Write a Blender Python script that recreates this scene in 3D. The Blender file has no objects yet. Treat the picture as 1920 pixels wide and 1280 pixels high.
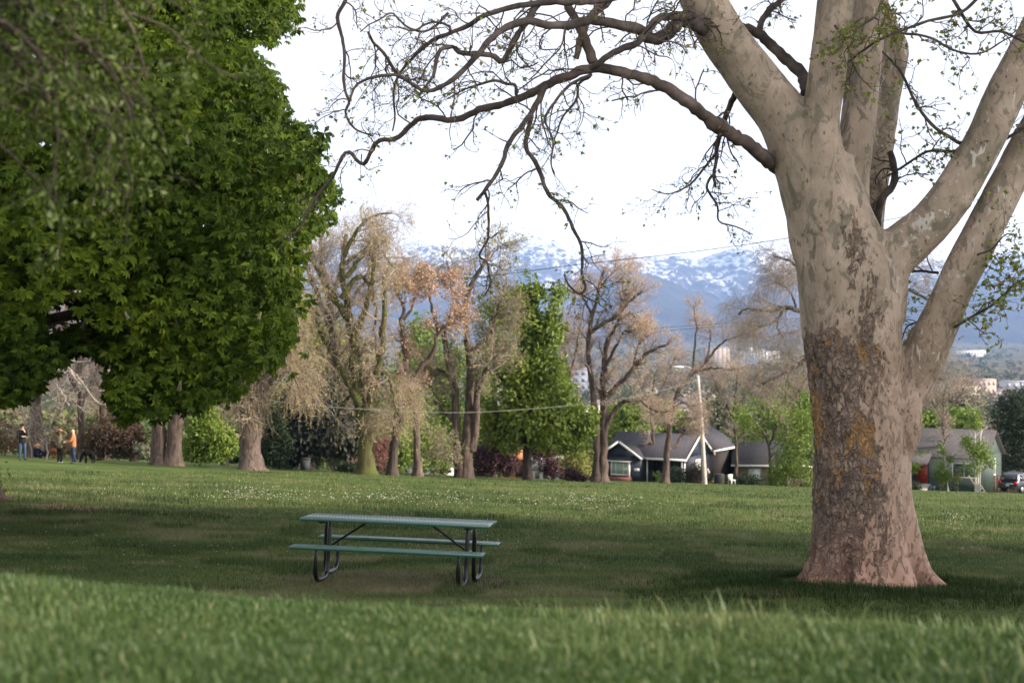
EXPO=1.15; SUN_E=5.0; CLOUD=0.72; HAZE=5e-5
import bpy, math, random
import numpy as np
from mathutils import Vector, noise as mnoise
R_ = np.random.default_rng(11)
random.seed(5)
F = 1920*50/36; HZ = 620.0
SC = bpy.context.scene; COL = SC.collection
PI = math.pi

# ------------------------------------------------------------------ maths helpers
def px(u, v, d):
    return np.array([(u-960)/F*d, d, (HZ-v)/F*d])
def nrm(a):
    return a/np.maximum(np.linalg.norm(a, axis=-1, keepdims=True), 1e-9)
def cat(pts, K):
    """Catmull-Rom through the points, K samples spaced by length"""
    p = np.asarray(pts, float)
    if len(p) == 2:
        t = np.linspace(0, 1, K)[:, None]; return p[0]*(1-t)+p[1]*t
    q = np.vstack([2*p[0]-p[1], p, 2*p[-1]-p[-2]]); out = []
    for i in range(len(p)-1):
        a, b, c, d = q[i:i+4]
        t = np.linspace(0, 1, 12, endpoint=False)[:, None]
        out.append(.5*((2*b)+(c-a)*t+(2*a-5*b+4*c-d)*t**2+(3*b-a-3*c+d)*t**3))
    o = np.vstack(out+[p[-1:]])
    s = np.r_[0, np.cumsum(np.linalg.norm(np.diff(o[:, :3], axis=0), axis=1))]
    tt = np.linspace(0, s[-1], K)
    return np.stack([np.interp(tt, s, o[:, k]) for k in range(o.shape[1])], 1)
CP = np.array([(-30,1.0),(-10,-.2),(0,-.62),(3,-.80),(4.5,-.92),(5.5,-1.12),(7,-1.5),(10,-2.13),(14,-2.78),(17.6,-3.12),(23,-3.55),(30,-4.08),(45,-5.38),
               (60,-6.68),(78,-8.33),(97,-10.17),(118,-12.26),(135,-13.95),(145,-15.2),(175,-19.5)], float)
GT = cat(CP, 3000)
def vnoise(x, y, s, seed=0):
    """cheap smooth value noise, vectorised"""
    x = np.asarray(x, float)*s+seed*17.3; y = np.asarray(y, float)*s+seed*31.7
    xi = np.floor(x); yi = np.floor(y); fx = x-xi; fy = y-yi
    fx = fx*fx*(3-2*fx); fy = fy*fy*(3-2*fy)
    def h(a, b):
        t = np.sin(a*127.1+b*311.7+seed*74.7)*43758.5453
        return t-np.floor(t)
    return (h(xi,yi)*(1-fx)+h(xi+1,yi)*fx)*(1-fy)+(h(xi,yi+1)*(1-fx)+h(xi+1,yi+1)*fx)*fy
def v3noise(p, s, seed=0):
    return (vnoise(p[...,0]+p[...,2]*.73, p[...,1]-p[...,2]*.51, s, seed)+vnoise(p[...,2]+p[...,0]*.37, p[...,1]*.8+p[...,0]*.4, s, seed+3)
            +vnoise(p[...,2]-p[...,1]*.6, p[...,0]-p[...,2]*.3, s, seed+5))/3
def ground(x, y):
    x = np.asarray(x, float); y = np.asarray(y, float)
    z = np.interp(y, GT[:,0], GT[:,1])
    bl = np.interp(y, [0,5,10,17,40,80], [-.035,-.035,-.026,-.024,-.045,-.049])
    br = np.interp(y, [0,5,10,17,40,80], [-.035,-.035,-.026,-.024,-.030,-.030])
    z = z+np.where(x > 0, br, bl)*np.clip(x, -70, 90)
    a = np.clip((y-9)/20, 0, 1)
    z = z+a*.10*(vnoise(x, y, .16, 1)-.5)+a*.05*(vnoise(x, y, .6, 2)-.5)+.03*(vnoise(x, y, 1.5, 3)-.5)
    z = z+.05*np.exp(-((x+2.2)**2)/1.2-((y-5)**2)/3)
    z = z+.16*np.exp(-((x-4.2)**2+(y-16.6)**2)/7.)
    return z
def gpx(u, v, lo=9.0, hi=138.0):
    """where the sight line through pixel (u, v) meets the lawn; arrays allowed"""
    u = np.asarray(u, float); v = np.asarray(v, float)
    lo = np.full(u.shape, lo); hi = np.full(u.shape, hi)
    for _ in range(30):
        m = (lo+hi)/2
        above = (HZ-v)/F*m > ground((u-960)/F*m, m)
        lo = np.where(above, m, lo); hi = np.where(above, hi, m)
    d = (lo+hi)/2; x = (u-960)/F*d
    return np.stack([x, d, ground(x, d)], -1)
VP = np.array([(140,-17.5),(170,-21),(260,-29),(400,-38),(800,-52),(1500,-66),(2500,-76),(4000,-82),(7000,-80),(10000,-55),(12500,0),(15000,200)], float)
def vground(x, y):
    return np.interp(y, VP[:,0], VP[:,1])+0*x-np.clip(np.asarray(x)/np.maximum(y,1), -.6, .6)*np.minimum(y, 400)*.03

# ------------------------------------------------------------------ mesh builder
class MB:
    def __init__(s):
        s.v = []; s.q = []; s.t = []; s.c = []; s.n = 0
    def add(s, v, q=None, t=None, c=0.5):
        v = np.asarray(v, float).reshape(-1, 3)
        if q is not None and len(q): s.q.append(np.asarray(q, int).reshape(-1, 4)+s.n)
        if t is not None and len(t): s.t.append(np.asarray(t, int).reshape(-1, 3)+s.n)
        s.v.append(v); s.c.append(np.broadcast_to(np.asarray(c, float), (len(v),)).copy() if np.ndim(c) == 0 else np.asarray(c, float).ravel())
        s.n += len(v); return s
    def tubes(s, P, R, S=6, c=0.5, cap=False):
        P = np.asarray(P, float); R = np.asarray(R, float)
        if P.ndim == 2: P = P[None]; R = R[None]
        if cap:
            P = np.concatenate([P, P[:, -1:]], 1); R = np.concatenate([R, R[:, -1:]*.02], 1)
        if cap == 2:
            P = np.concatenate([P[:, :1], P], 1); R = np.concatenate([R[:, :1]*.02, R], 1)
        N, K, _ = P.shape
        Q = P.copy()
        if cap == 2: Q[:, 0] = P[:, 1]-nrm(P[:, 2]-P[:, 1])*1e-4
        if cap: Q[:, -1] = P[:, -1]+nrm(P[:, -2]-P[:, -3])*1e-4
        T = nrm(np.gradient(Q, axis=1))
        ref = np.where(np.abs(T[:, :1, 2:3]) > .8, np.array([1., 0, 0]), np.array([0, 0, 1.]))[:, 0]
        n = nrm(np.cross(T[:, 0], ref)); ns = [n]
        for k in range(1, K):
            n = nrm(n-(n*T[:, k]).sum(-1, keepdims=True)*T[:, k]); ns.append(n)
        n = np.stack(ns, 1); b = np.cross(T, n)
        a = np.arange(S)*2*PI/S
        V = P[:, :, None]+R[:, :, None, None]*(np.cos(a)[:, None]*n[:, :, None]+np.sin(a)[:, None]*b[:, :, None])
        i = np.arange(N)[:, None, None]*K*S; k = np.arange(K-1)[None, :, None]*S; j = np.arange(S)[None, None, :]; j2 = (j+1) % S
        q = np.stack([i+k+j, i+k+j2, i+k+S+j2, i+k+S+j], -1).reshape(-1, 4)
        cc = c if np.ndim(c) == 0 else np.repeat(np.asarray(c), K*S)
        return s.add(V, q, None, cc)
    def box(s, x0, x1, y0, y1, z0, z1, c=.5, M=None):
        v = np.array([(x, y, z) for x in (x0, x1) for y in (y0, y1) for z in (z0, z1)], float)
        if M is not None: v = M(v)
        return s.add(v, [(0,1,3,2),(4,6,7,5),(0,4,5,1),(2,3,7,6),(0,2,6,4),(1,5,7,3)], None, c)
    def prism(s, poly, a, b, axis=1, c=.5):
        """polygon (list of 2-D points) extruded along an axis from a to b"""
        n = len(poly); P = []
        for w in (a, b):
            for p in poly:
                P.append({0: (w, p[0], p[1]), 1: (p[0], w, p[1]), 2: (p[0], p[1], w)}[axis])
        q = [(i, (i+1) % n, n+(i+1) % n, n+i) for i in range(n)]
        t = [(0, i+1, i) for i in range(1, n-1)]+[(n, n+i, n+i+1) for i in range(1, n-1)]
        return s.add(P, q, t, c)
    def ball(s, p, r, n=8, m=6, c=.5):
        r = np.broadcast_to(np.asarray(r, float), (3,))
        V = []
        for i in range(m+1):
            th = PI*i/m
            for j in range(n):
                ph = 2*PI*j/n
                V.append((p[0]+r[0]*math.sin(th)*math.cos(ph), p[1]+r[1]*math.sin(th)*math.sin(ph), p[2]+r[2]*math.cos(th)))
        q = [(i*n+j, (i+1)*n+j, (i+1)*n+(j+1) % n, i*n+(j+1) % n) for i in range(m) for j in range(n)]
        return s.add(V, q, None, c)
    def leaves(s, p, d, nr, L, W, c, fold=.25):
        """leaves: base p, direction d, normal nr, length L, width W: two triangles each side of a fold"""
        p = np.asarray(p); N = len(p); d = nrm(d); sd = nrm(np.cross(d, nr)); up = np.cross(sd, d)
        L = np.broadcast_to(L, (N,))[:, None]; W = np.broadcast_to(W, (N,))[:, None]
        tip = p+d*L-up*L*.12
        l = p+d*L*.55+sd*W*.5+up*W*fold; r = p+d*L*.55-sd*W*.5+up*W*fold
        V = np.stack([p, l, tip, r], 1)
        i = np.arange(N)[:, None]*4
        t = np.concatenate([i+[0, 2, 1], i+[0, 3, 2]], 0)
        return s.add(V, None, t, np.repeat(np.broadcast_to(c, (N,)), 4))
    def build(s, name, mat, parent=None, smooth=False, local=False):
        V = np.vstack(s.v)
        if parent is not None and not local: V = V-np.array(parent.location)
        q = np.vstack(s.q) if s.q else np.zeros((0, 4), int); t = np.vstack(s.t) if s.t else np.zeros((0, 3), int)
        me = bpy.data.meshes.new(name)
        me.vertices.add(len(V)); me.vertices.foreach_set('co', V.astype(np.float32).ravel())
        nl = q.size+t.size; me.loops.add(nl); me.loops.foreach_set('vertex_index', np.r_[q.ravel(), t.ravel()].astype(np.int32))
        me.polygons.add(len(q)+len(t))
        me.polygons.foreach_set('loop_start', np.r_[np.arange(len(q))*4, q.size+np.arange(len(t))*3].astype(np.int32))
        me.update(calc_edges=True)
        if smooth: me.polygons.foreach_set('use_smooth', np.ones(len(q)+len(t), bool))
        at = me.attributes.new('rnd', 'FLOAT', 'POINT'); at.data.foreach_set('value', np.concatenate(s.c).astype(np.float32))
        for m in (mat if isinstance(mat, list) else [mat]): me.materials.append(m)
        o = bpy.data.objects.new(name, me); COL.objects.link(o)
        if parent is not None: o.parent = parent
        return o
def empty(name, loc, label=None, category=None, group=None, rz=0):
    o = bpy.data.objects.new(name, None); COL.objects.link(o); o.location = [float(a) for a in loc]; o.rotation_euler = (0, 0, rz)
    o.empty_display_size = .2
    return tag(o, label, category, group)
def tag(o, label=None, category=None, group=None, kind=None):
    if label: o['label'] = label
    if category: o['category'] = category
    if group: o['group'] = group
    if kind: o['kind'] = kind
    return o
def bake(o):
    dg = bpy.context.evaluated_depsgraph_get(); dg.update()
    me = bpy.data.meshes.new_from_object(o.evaluated_get(dg)); bpy.data.objects.remove(o); return me
def mesh_obj(name, me, mat, parent=None, smooth=True):
    me.name = name; me.materials.clear(); me.materials.append(mat)
    if smooth: me.polygons.foreach_set('use_smooth', np.ones(len(me.polygons), bool))
    o = bpy.data.objects.new(name, me); COL.objects.link(o)
    if parent is not None: o.parent = parent
    return o
def dup(root, loc, rz=None, **kw):
    r = root.copy(); COL.objects.link(r); r.location = [float(a) for a in loc]
    if rz is not None: r.rotation_euler = (0, 0, rz)
    for ch in list(root.children):
        c = ch.copy(); COL.objects.link(c); c.parent = r
        for g in list(ch.children):
            d = g.copy(); COL.objects.link(d); d.parent = c
    return tag(r, **kw)

# ------------------------------------------------------------------ branch growth, one level at a time
def grow(P, R, n, t0, t1, L, ang, K=4, jit=.18, grav=0., rr=.5, rtip=.35, rmin=.004, out=None, seed=0, lt=.4):
    g = np.random.default_rng(seed+1000)
    N, KP, _ = P.shape; M = N*n
    pi = np.repeat(np.arange(N), n); t = t0+(t1-t0)*((np.tile(np.arange(n), N)+g.random(M))/n)
    f = t*(KP-1); i = np.clip(f.astype(int), 0, KP-2); f = (f-i)[:, None]
    pos = P[pi, i]*(1-f)+P[pi, i+1]*f; rad = R[pi, i]*(1-f[:, 0])+R[pi, i+1]*f[:, 0]
    T = nrm(P[pi, i+1]-P[pi, i]); rv = g.normal(size=(M, 3)); pe = nrm(rv-(rv*T).sum(-1, keepdims=True)*T)
    a = np.radians(ang*(.7+.6*g.random(M)))[:, None]
    d = np.cos(a)*T+np.sin(a)*pe
    if out is not None: d = d+out[1]*nrm((pos-np.asarray(out[0]))*np.array([1, 1, .6]))
    d = nrm(d)
    ln = (L*(.55+.9*g.random(M))*(1-lt*t))[:, None]/(K-1)
    pts = [pos]
    for k in range(K-1):
        d = nrm(d+jit*g.normal(size=(M, 3))+np.array([0, 0, grav])); pos = pos+d*ln; pts.append(pos)
    r0 = np.maximum(rad*rr, rmin); tt = np.linspace(0, 1, K)[None]
    return np.stack(pts, 1), r0[:, None]*(1-(1-rtip)*tt)
def leaf_on(P, n, g, t0=.2):
    """random points and directions along polylines"""
    N, K, _ = P.shape; M = N*n; pi = np.repeat(np.arange(N), n); f = (t0+(1-t0)*g.random(M))*(K-1)
    i = np.clip(f.astype(int), 0, K-2); f = (f-i)[:, None]
    return P[pi, i]*(1-f)+P[pi, i+1]*f, nrm(P[pi, i+1]-P[pi, i])
# ------------------------------------------------------------------ materials
class NT:
    def __init__(s, name):
        s.m = bpy.data.materials.new(name); s.m.use_nodes = True; s.t = s.m.node_tree; s.t.nodes.clear()
        s.out = s.t.nodes.new('ShaderNodeOutputMaterial')
    def n(s, typ, **kw):
        o = s.t.nodes.new(typ)
        for k, v in kw.items(): setattr(o, k, v)
        return o
    def link(s, a, b): s.t.links.new(a, b)
    def put(s, sock, v):
        if hasattr(v, 'is_output'): s.link(v, sock)
        elif isinstance(v, (tuple, list)) and len(v) == 3 and sock.type == 'RGBA': sock.default_value = (*v, 1)
        else: sock.default_value = v
    def co(s, which='Object', scale=None, loc=None):
        c = s.n('ShaderNodeTexCoord').outputs[which]
        if scale is None: return c
        m = s.n('ShaderNodeMapping'); s.link(c, m.inputs[0]); m.inputs['Scale'].default_value = scale
        if loc: m.inputs['Location'].default_value = loc
        return m.outputs[0]
    def noise(s, vec, scale, detail=4, rough=.55, dist=0):
        o = s.n('ShaderNodeTexNoise'); s.put(o.inputs['Vector'], vec); o.inputs['Scale'].default_value = scale
        o.inputs['Detail'].default_value = detail; o.inputs['Roughness'].default_value = rough; o.inputs['Distortion'].default_value = dist
        return o.outputs[0]
    def voro(s, vec, scale, feature='F1', out=0):
        o = s.n('ShaderNodeTexVoronoi', feature=feature); s.put(o.inputs['Vector'], vec); o.inputs['Scale'].default_value = scale
        return o.outputs[out]
    def ramp(s, fac, *stops):
        o = s.n('ShaderNodeValToRGB'); s.put(o.inputs[0], fac); e = o.color_ramp.elements
        while len(e) < len(stops): e.new(.5)
        for el, (p, c) in zip(e, stops):
            el.position = p; el.color = (c, c, c, 1) if np.ndim(c) == 0 else (*c, 1)
        return o.outputs[0]
    def mix(s, fac, a, b, mode='MIX'):
        o = s.n('ShaderNodeMix', data_type='RGBA', blend_type=mode)
        s.put(o.inputs['Factor'], fac); s.put(o.inputs[6], a); s.put(o.inputs[7], b); return o.outputs[2]
    def math(s, op, a, b=0., clamp=False):
        o = s.n('ShaderNodeMath', operation=op); o.use_clamp = clamp; s.put(o.inputs[0], a); s.put(o.inputs[1], b); return o.outputs[0]
    def sep(s, vec):
        o = s.n('ShaderNodeSeparateXYZ'); s.link(vec, o.inputs[0]); return o.outputs
    def attr(s, name='rnd'):
        return s.n('ShaderNodeAttribute', attribute_name=name).outputs['Fac']
    def bump(s, h, strength=.5, dist=.02):
        o = s.n('ShaderNodeBump'); s.put(o.inputs['Height'], h); o.inputs['Strength'].default_value = strength; o.inputs['Distance'].default_value = dist
        return o.outputs[0]
    def bsdf(s, col, rough=.7, spec=.3, normal=None, metal=0, trans=0, coat=0):
        p = s.n('ShaderNodeBsdfPrincipled'); s.put(p.inputs['Base Color'], col); s.put(p.inputs['Roughness'], rough)
        p.inputs['Specular IOR Level'].default_value = spec; p.inputs['Metallic'].default_value = metal; p.inputs['Coat Weight'].default_value = coat
        if normal is not None: s.link(normal, p.inputs['Normal'])
        sh = p.outputs[0]
        if trans:
            tr = s.n('ShaderNodeBsdfTranslucent'); s.put(tr.inputs[0], col); mx = s.n('ShaderNodeMixShader'); mx.inputs[0].default_value = trans
            s.link(sh, mx.inputs[1]); s.link(tr.outputs[0], mx.inputs[2]); sh = mx.outputs[0]
        s.link(sh, s.out.inputs[0]); return s.m
_mc = {}
def plain(name, c, rough=.6, spec=.3, metal=0, var=.25, scale=3., bump=0., coat=0):
    """one colour with gentle mottling"""
    if name in _mc: return _mc[name]
    k = NT(name); c = np.array(c); v = k.noise(k.co(), scale, 5)
    col = k.ramp(v, (.3, tuple(c*(1-var))), (.7, tuple(np.minimum(c*(1+var), 1))))
    _mc[name] = k.bsdf(col, rough, spec, k.bump(k.noise(k.co(), scale*8, 4), bump, .02) if bump else None, metal, 0, coat); return _mc[name]
def leafmat(name, *cols, trans=.3, rough=.5, spec=.35, big=0):
    """colour differs from leaf to leaf"""
    k = NT(name); n = len(cols)
    col = k.ramp(k.attr(), *[(i/max(n-1, 1), c) for i, c in enumerate(cols)])
    if big:
        col = k.mix(k.ramp(k.noise(k.co(), big, 3), (.35, 0.), (.7, 1.)), col, k.mix(.6, col, tuple(np.array(cols[-1])*1.1)))
    return k.bsdf(col, rough, spec, None, 0, trans)
def bark(name, dark, light, scale=6., bump=.8, spots=None):
    k = NT(name); co = k.co('Object', (1, 1, .22)); n = k.noise(co, scale, 8, .65, .6)
    col = k.ramp(n, (.36, dark), (.66, light))
    if spots is not None:
        col = k.mix(k.ramp(k.noise(k.co(), 1.7, 4), (.52, 0.), (.62, 1.)), col, spots)
    return k.bsdf(col, .9, .15, k.bump(n, bump, .06))
M = {}
M['bark_brown'] = bark('brown_bark', (.033,.024,.020), (.125,.094,.076))
M['bark_dark'] = bark('dark_bark', (.022,.018,.015), (.075,.06,.05))
M['bark_grey'] = bark('grey_bark', (.032,.025,.021), (.145,.110,.092), 9, 1.)
M['bark_moss'] = bark('mossy_bark', (.03,.03,.012), (.09,.08,.035), 6, .8, (.055,.075,.015))
M['bark_pale'] = bark('pale_bark', (.13,.112,.10), (.33,.29,.26), 5, .3)
M['bark_birch'] = bark('birch_bark', (.3,.28,.26), (.62,.6,.56), 5, .3)
M['twig'] = leafmat('brown_twigs', (.13,.103,.092), (.28,.228,.20), trans=0, rough=.9, spec=.1)
M['twig_tan'] = leafmat('tan_twigs', (.155,.12,.09), (.31,.25,.19), trans=0, rough=.9, spec=.1)
M['twig_pale'] = leafmat('pale_twigs', (.17,.14,.125), (.33,.28,.255), trans=0, rough=.9, spec=.1)
M['twig_dark'] = leafmat('dark_twigs', (.03,.024,.022), (.085,.065,.058), trans=0, rough=.9, spec=.1)
M['lf_chestnut'] = leafmat('chestnut_leaves', (.014,.031,.003), (.056,.096,.006), (.165,.22,.016), trans=.42, rough=.6, spec=.14)
M['lf_ash'] = leafmat('ash_leaves', (.020,.038,.004), (.042,.070,.007), (.085,.115,.016), trans=.4, rough=.55)
M['lf_tan'] = leafmat('tan_catkin_buds', (.24,.20,.075), (.37,.315,.12), (.43,.37,.17), trans=.3, rough=.8, spec=.1)
M['lf_orange'] = leafmat('orange_seed_clusters', (.34,.20,.125), (.45,.275,.17), (.50,.36,.25), trans=.3, rough=.8, spec=.1)
M['lf_peach'] = leafmat('peach_buds', (.43,.30,.19), (.57,.42,.27), (.56,.46,.34), trans=.3, rough=.8, spec=.1)
M['lf_green'] = leafmat('maple_leaves', (.070,.112,.011), (.145,.20,.020), (.235,.28,.038), trans=.33, rough=.5)
M['lf_spring'] = leafmat('spring_leaves', (.085,.14,.018), (.15,.22,.028), (.22,.28,.05), trans=.35, rough=.6)
M['lf_yellow'] = leafmat('yellow_green_leaves', (.13,.15,.03), (.20,.21,.05), (.27,.26,.08), trans=.35, rough=.6)
M['lf_dark'] = leafmat('dark_evergreen_leaves', (.010,.022,.007), (.022,.040,.012), (.038,.058,.020), trans=.15, rough=.6)
M['lf_spruce'] = leafmat('spruce_needles', (.014,.022,.016), (.028,.036,.027), (.05,.055,.045), trans=.05, rough=.7)
M['lf_plum'] = leafmat('plum_leaves', (.030,.010,.014), (.055,.020,.024), (.085,.035,.035), trans=.25, rough=.5)
M['lf_brown'] = leafmat('brown_leaves', (.05,.033,.024), (.095,.065,.045), (.14,.10,.07), trans=.2, rough=.8, spec=.1)
M['lf_blossom'] = leafmat('pink_blossom', (.30,.16,.13), (.42,.25,.20), (.50,.36,.30), trans=.3, rough=.8, spec=.1)
M['lf_sage'] = leafmat('sage_leaves', (.09,.10,.06), (.16,.17,.11), (.23,.23,.17), trans=.25, rough=.8, spec=.1)
M['lf_syc'] = leafmat('sycamore_leaves', (.26,.17,.06), (.17,.21,.035), (.21,.27,.045), (.30,.30,.10), trans=.45, rough=.6)
M['grass_near'] = leafmat('fresh_grass_blades', (.024,.054,.012), (.048,.090,.023), (.090,.136,.042), (.20,.19,.09), trans=.4, rough=.5, spec=.3)
M['grass_far'] = leafmat('mown_grass_blades', (.028,.048,.015), (.056,.082,.024), (.092,.112,.038), (.20,.175,.105), trans=.25, rough=.7, spec=.15)
M['grass_dark'] = leafmat('dark_tuft_blades', (.014,.030,.007), (.026,.048,.010), (.042,.066,.014), trans=.2, rough=.6, spec=.15)
M['white_paint'] = plain('white_paint', (.74,.73,.70), .5, .4, 0, .06)
M['black_metal'] = plain('black_painted_steel', (.006,.006,.0065), .3, .35, 0, .2)
M['skin'] = plain('skin', (.50,.28,.21), .55, .4, 0, .06)
# ------------------------------------------------------------------ camera, sky, sun, air
cam = bpy.data.cameras.new('camera'); co_ = bpy.data.objects.new('camera', cam); COL.objects.link(co_)
co_.rotation_euler = (PI/2, 0, 0); cam.lens = 50; cam.sensor_width = 36; cam.shift_y = -(640-HZ)/1920
cam.clip_start = .05; cam.clip_end = 60000; cam.dof.use_dof = True; cam.dof.focus_distance = 17.3; cam.dof.aperture_fstop = 2.8
SC.camera = co_
SC.view_settings.view_transform = 'Standard'; SC.view_settings.look = 'None'; SC.view_settings.gamma = 1; SC.view_settings.use_curve_mapping = False
SC.view_settings.exposure = EXPO
SC.cycles.max_bounces = 6; SC.cycles.diffuse_bounces = 3; SC.cycles.glossy_bounces = 2; SC.cycles.transmission_bounces = 3
SC.cycles.transparent_max_bounces = 4; SC.cycles.volume_bounces = 0; SC.cycles.use_denoising = True
SUN_EL, SUN_AZ = math.radians(26), math.radians(107)      # azimuth from +Y (view direction) towards +X
sd = Vector((math.sin(SUN_AZ)*math.cos(SUN_EL), math.cos(SUN_AZ)*math.cos(SUN_EL), math.sin(SUN_EL)))
sl = bpy.data.lights.new('sun', 'SUN'); sl.energy = SUN_E; sl.angle = math.radians(5); sl.color = (1, .86, .72)
so = bpy.data.objects.new('sun', sl); COL.objects.link(so); so.rotation_euler = sd.to_track_quat('Z', 'Y').to_euler()
w = bpy.data.worlds.new('World'); SC.world = w; w.use_nodes = True; t = w.node_tree; bg = t.nodes['Background']
sky = t.nodes.new('ShaderNodeTexSky'); sky.sky_type = 'NISHITA'; sky.sun_disc = False; sky.sun_elevation = SUN_EL; sky.sun_rotation = SUN_AZ
bg.inputs[1].default_value = .1; t.links.new(sky.outputs[0], bg.inputs[0])
# thin bright overcast over the clear sky
tc = t.nodes.new('ShaderNodeTexCoord'); mp = t.nodes.new('ShaderNodeMapping'); mp.inputs['Scale'].default_value = (1, 1, 4)
t.links.new(tc.outputs['Generated'], mp.inputs[0]); nz = t.nodes.new('ShaderNodeTexNoise'); nz.inputs['Scale'].default_value = 2.2; nz.inputs['Detail'].default_value = 5
t.links.new(mp.outputs[0], nz.inputs['Vector']); cr = t.nodes.new('ShaderNodeValToRGB'); t.links.new(nz.outputs[0], cr.inputs[0])
cr.color_ramp.elements[0].position = .28; cr.color_ramp.elements[0].color = (.85, .85, .85, 1); cr.color_ramp.elements[1].position = .6; cr.color_ramp.elements[1].color = (.97, .97, .97, 1)
sz = t.nodes.new('ShaderNodeSeparateXYZ'); t.links.new(tc.outputs['Generated'], sz.inputs[0])
cl = t.nodes.new('ShaderNodeBackground'); cl.inputs[0].default_value = (1, .975, .965, 1); hg = t.nodes.new('ShaderNodeMapRange'); hg.interpolation_type = 'SMOOTHSTEP'; t.links.new(sz.outputs[2], hg.inputs[0]); hg.inputs[1].default_value = .02; hg.inputs[2].default_value = .15; hg.inputs[3].default_value = CLOUD*1.5; hg.inputs[4].default_value = CLOUD*.78
# the thin cloud is brighter round the veiled sun
dt = t.nodes.new('ShaderNodeVectorMath'); dt.operation = 'DOT_PRODUCT'; t.links.new(tc.outputs['Generated'], dt.inputs[0]); dt.inputs[1].default_value = tuple(sd)
gl = t.nodes.new('ShaderNodeMapRange'); gl.interpolation_type = 'SMOOTHSTEP'; t.links.new(dt.outputs['Value'], gl.inputs[0]); gl.inputs[1].default_value = .2; gl.inputs[2].default_value = 1; gl.inputs[3].default_value = 1; gl.inputs[4].default_value = 2.6
gm = t.nodes.new('ShaderNodeMath'); gm.operation = 'MULTIPLY'; t.links.new(hg.outputs[0], gm.inputs[0]); t.links.new(gl.outputs[0], gm.inputs[1]); t.links.new(gm.outputs[0], cl.inputs[1])
ms = t.nodes.new('ShaderNodeMixShader'); el = t.nodes.new('ShaderNodeMapRange'); el.interpolation_type = 'SMOOTHSTEP'; t.links.new(sz.outputs[2], el.inputs[0]); el.inputs[1].default_value = .5; el.inputs[2].default_value = .95; el.inputs[3].default_value = 1; el.inputs[4].default_value = .45
mu = t.nodes.new('ShaderNodeMath'); mu.operation = 'MULTIPLY'; t.links.new(cr.outputs[0], mu.inputs[0]); t.links.new(el.outputs[0], mu.inputs[1]); t.links.new(mu.outputs[0], ms.inputs[0]); t.links.new(bg.outputs[0], ms.inputs[1]); t.links.new(cl.outputs[0], ms.inputs[2])
t.links.new(ms.outputs[0], t.nodes['World Output'].inputs[0])
if HAZE:
    b = MB(); b.box(-9800, 9800, -70, 16800, -140, 1180)
    k = NT('haze_air'); pv = k.n('ShaderNodeVolumePrincipled'); pv.inputs['Color'].default_value = (.37, .57, 1, 1); pv.inputs['Density'].default_value = HAZE
    pv.inputs['Anisotropy'].default_value = 0; k.link(pv.outputs[0], k.out.inputs['Volume'])
    tag(b.build('haze', k.m), 'pale blue haze in the air over the valley', 'haze', kind='stuff')

# ------------------------------------------------------------------ lawn
def sheet(name, X, Y, Z, mat):
    ny, nx = X.shape; b = MB(); i = np.arange((ny-1)*nx).reshape(ny-1, nx)[:, :-1].ravel()
    b.add(np.stack([X, Y, Z], -1), np.stack([i, i+1, i+nx+1, i+nx], 1)); return b.build(name, mat, None, True)
k = NT('lawn_turf'); co = k.co()
n1 = k.noise(co, .22, 6, .6); n2 = k.noise(co, 1.6, 6, .65); n3 = k.noise(co, 14, 5, .7)
c = k.ramp(n2, (.3, (.022,.040,.009)), (.5, (.044,.072,.014)), (.72, (.085,.10,.03)))
c = k.mix(k.ramp(n1, (.42, 0.), (.62, .8)), c, k.mix(n3, (.05,.085,.014), (.12,.145,.04)))
c = k.mix(k.ramp(k.noise(co, .5, 5, .7), (.60, 0.), (.70, .6)), c, (.16,.135,.07))
v = k.n('ShaderNodeVectorMath', operation='DISTANCE'); k.link(co, v.inputs[0]); sp_ = gpx(135, 950)
v.inputs[1].default_value = tuple(sp_); wv = k.math('ADD', v.outputs['Value'], k.math('MULTIPLY', k.noise(co, 2.5, 4), 2.2))
c = k.mix(k.ramp(k.math('DIVIDE', wv, 4.), (.42, .9), (.56, 0.)), c, (.20,.125,.075))
for sp2, r2 in ((px(745, 1076, 17.55), 3.2), (px(1655, 1092, 16.6), 2.6)):
    v = k.n('ShaderNodeVectorMath', operation='DISTANCE'); k.link(co, v.inputs[0]); v.inputs[1].default_value = (sp2[0], sp2[1], float(ground(sp2[0], sp2[1])))
    wv = k.math('ADD', v.outputs['Value'], k.math('MULTIPLY', k.noise(co, 1.8, 5, .7), 2.6))
    c = k.mix(k.ramp(k.math('DIVIDE', wv, r2*1.4), (.55, .75), (.75, 0.)), c, (.125,.092,.058))
m_lawn = k.bsdf(c, .95, .1, k.bump(k.math('ADD', n3, n2), 1., .05))
ys = np.r_[np.linspace(-25, 0, 12), np.linspace(.6, 9, 60), np.geomspace(9.2, 175, 150)]
s_ = np.linspace(-1, 1, 161); Y = np.repeat(ys[:, None], 161, 1); X = s_[None]*(14+.62*np.maximum(ys, 0)[:, None]+30*(ys[:, None] > 30)*0)
tag(sheet('lawn', X, Y, ground(X, Y), m_lawn), 'mown park lawn sloping down to the houses', 'lawn', kind='structure')
k = NT('valley_scrub'); co = k.co()
c = k.ramp(k.noise(co, .012, 9, .7), (.35, (.05,.065,.03)), (.5, (.11,.10,.065)), (.65, (.16,.13,.10)))
c = k.mix(k.ramp(k.noise(co, .05, 6, .7), (.5, 0.), (.6, .8)), c, (.035,.06,.02))
ys = np.r_[np.geomspace(150, 13500, 110)]; s_ = np.linspace(-1, 1, 121); Y = np.repeat(ys[:, None], 121, 1); X = s_[None]*(40+.62*ys[:, None])
Z = vground(X, Y)+.004*Y*(vnoise(X, Y, .004, 5)-.5)
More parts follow.
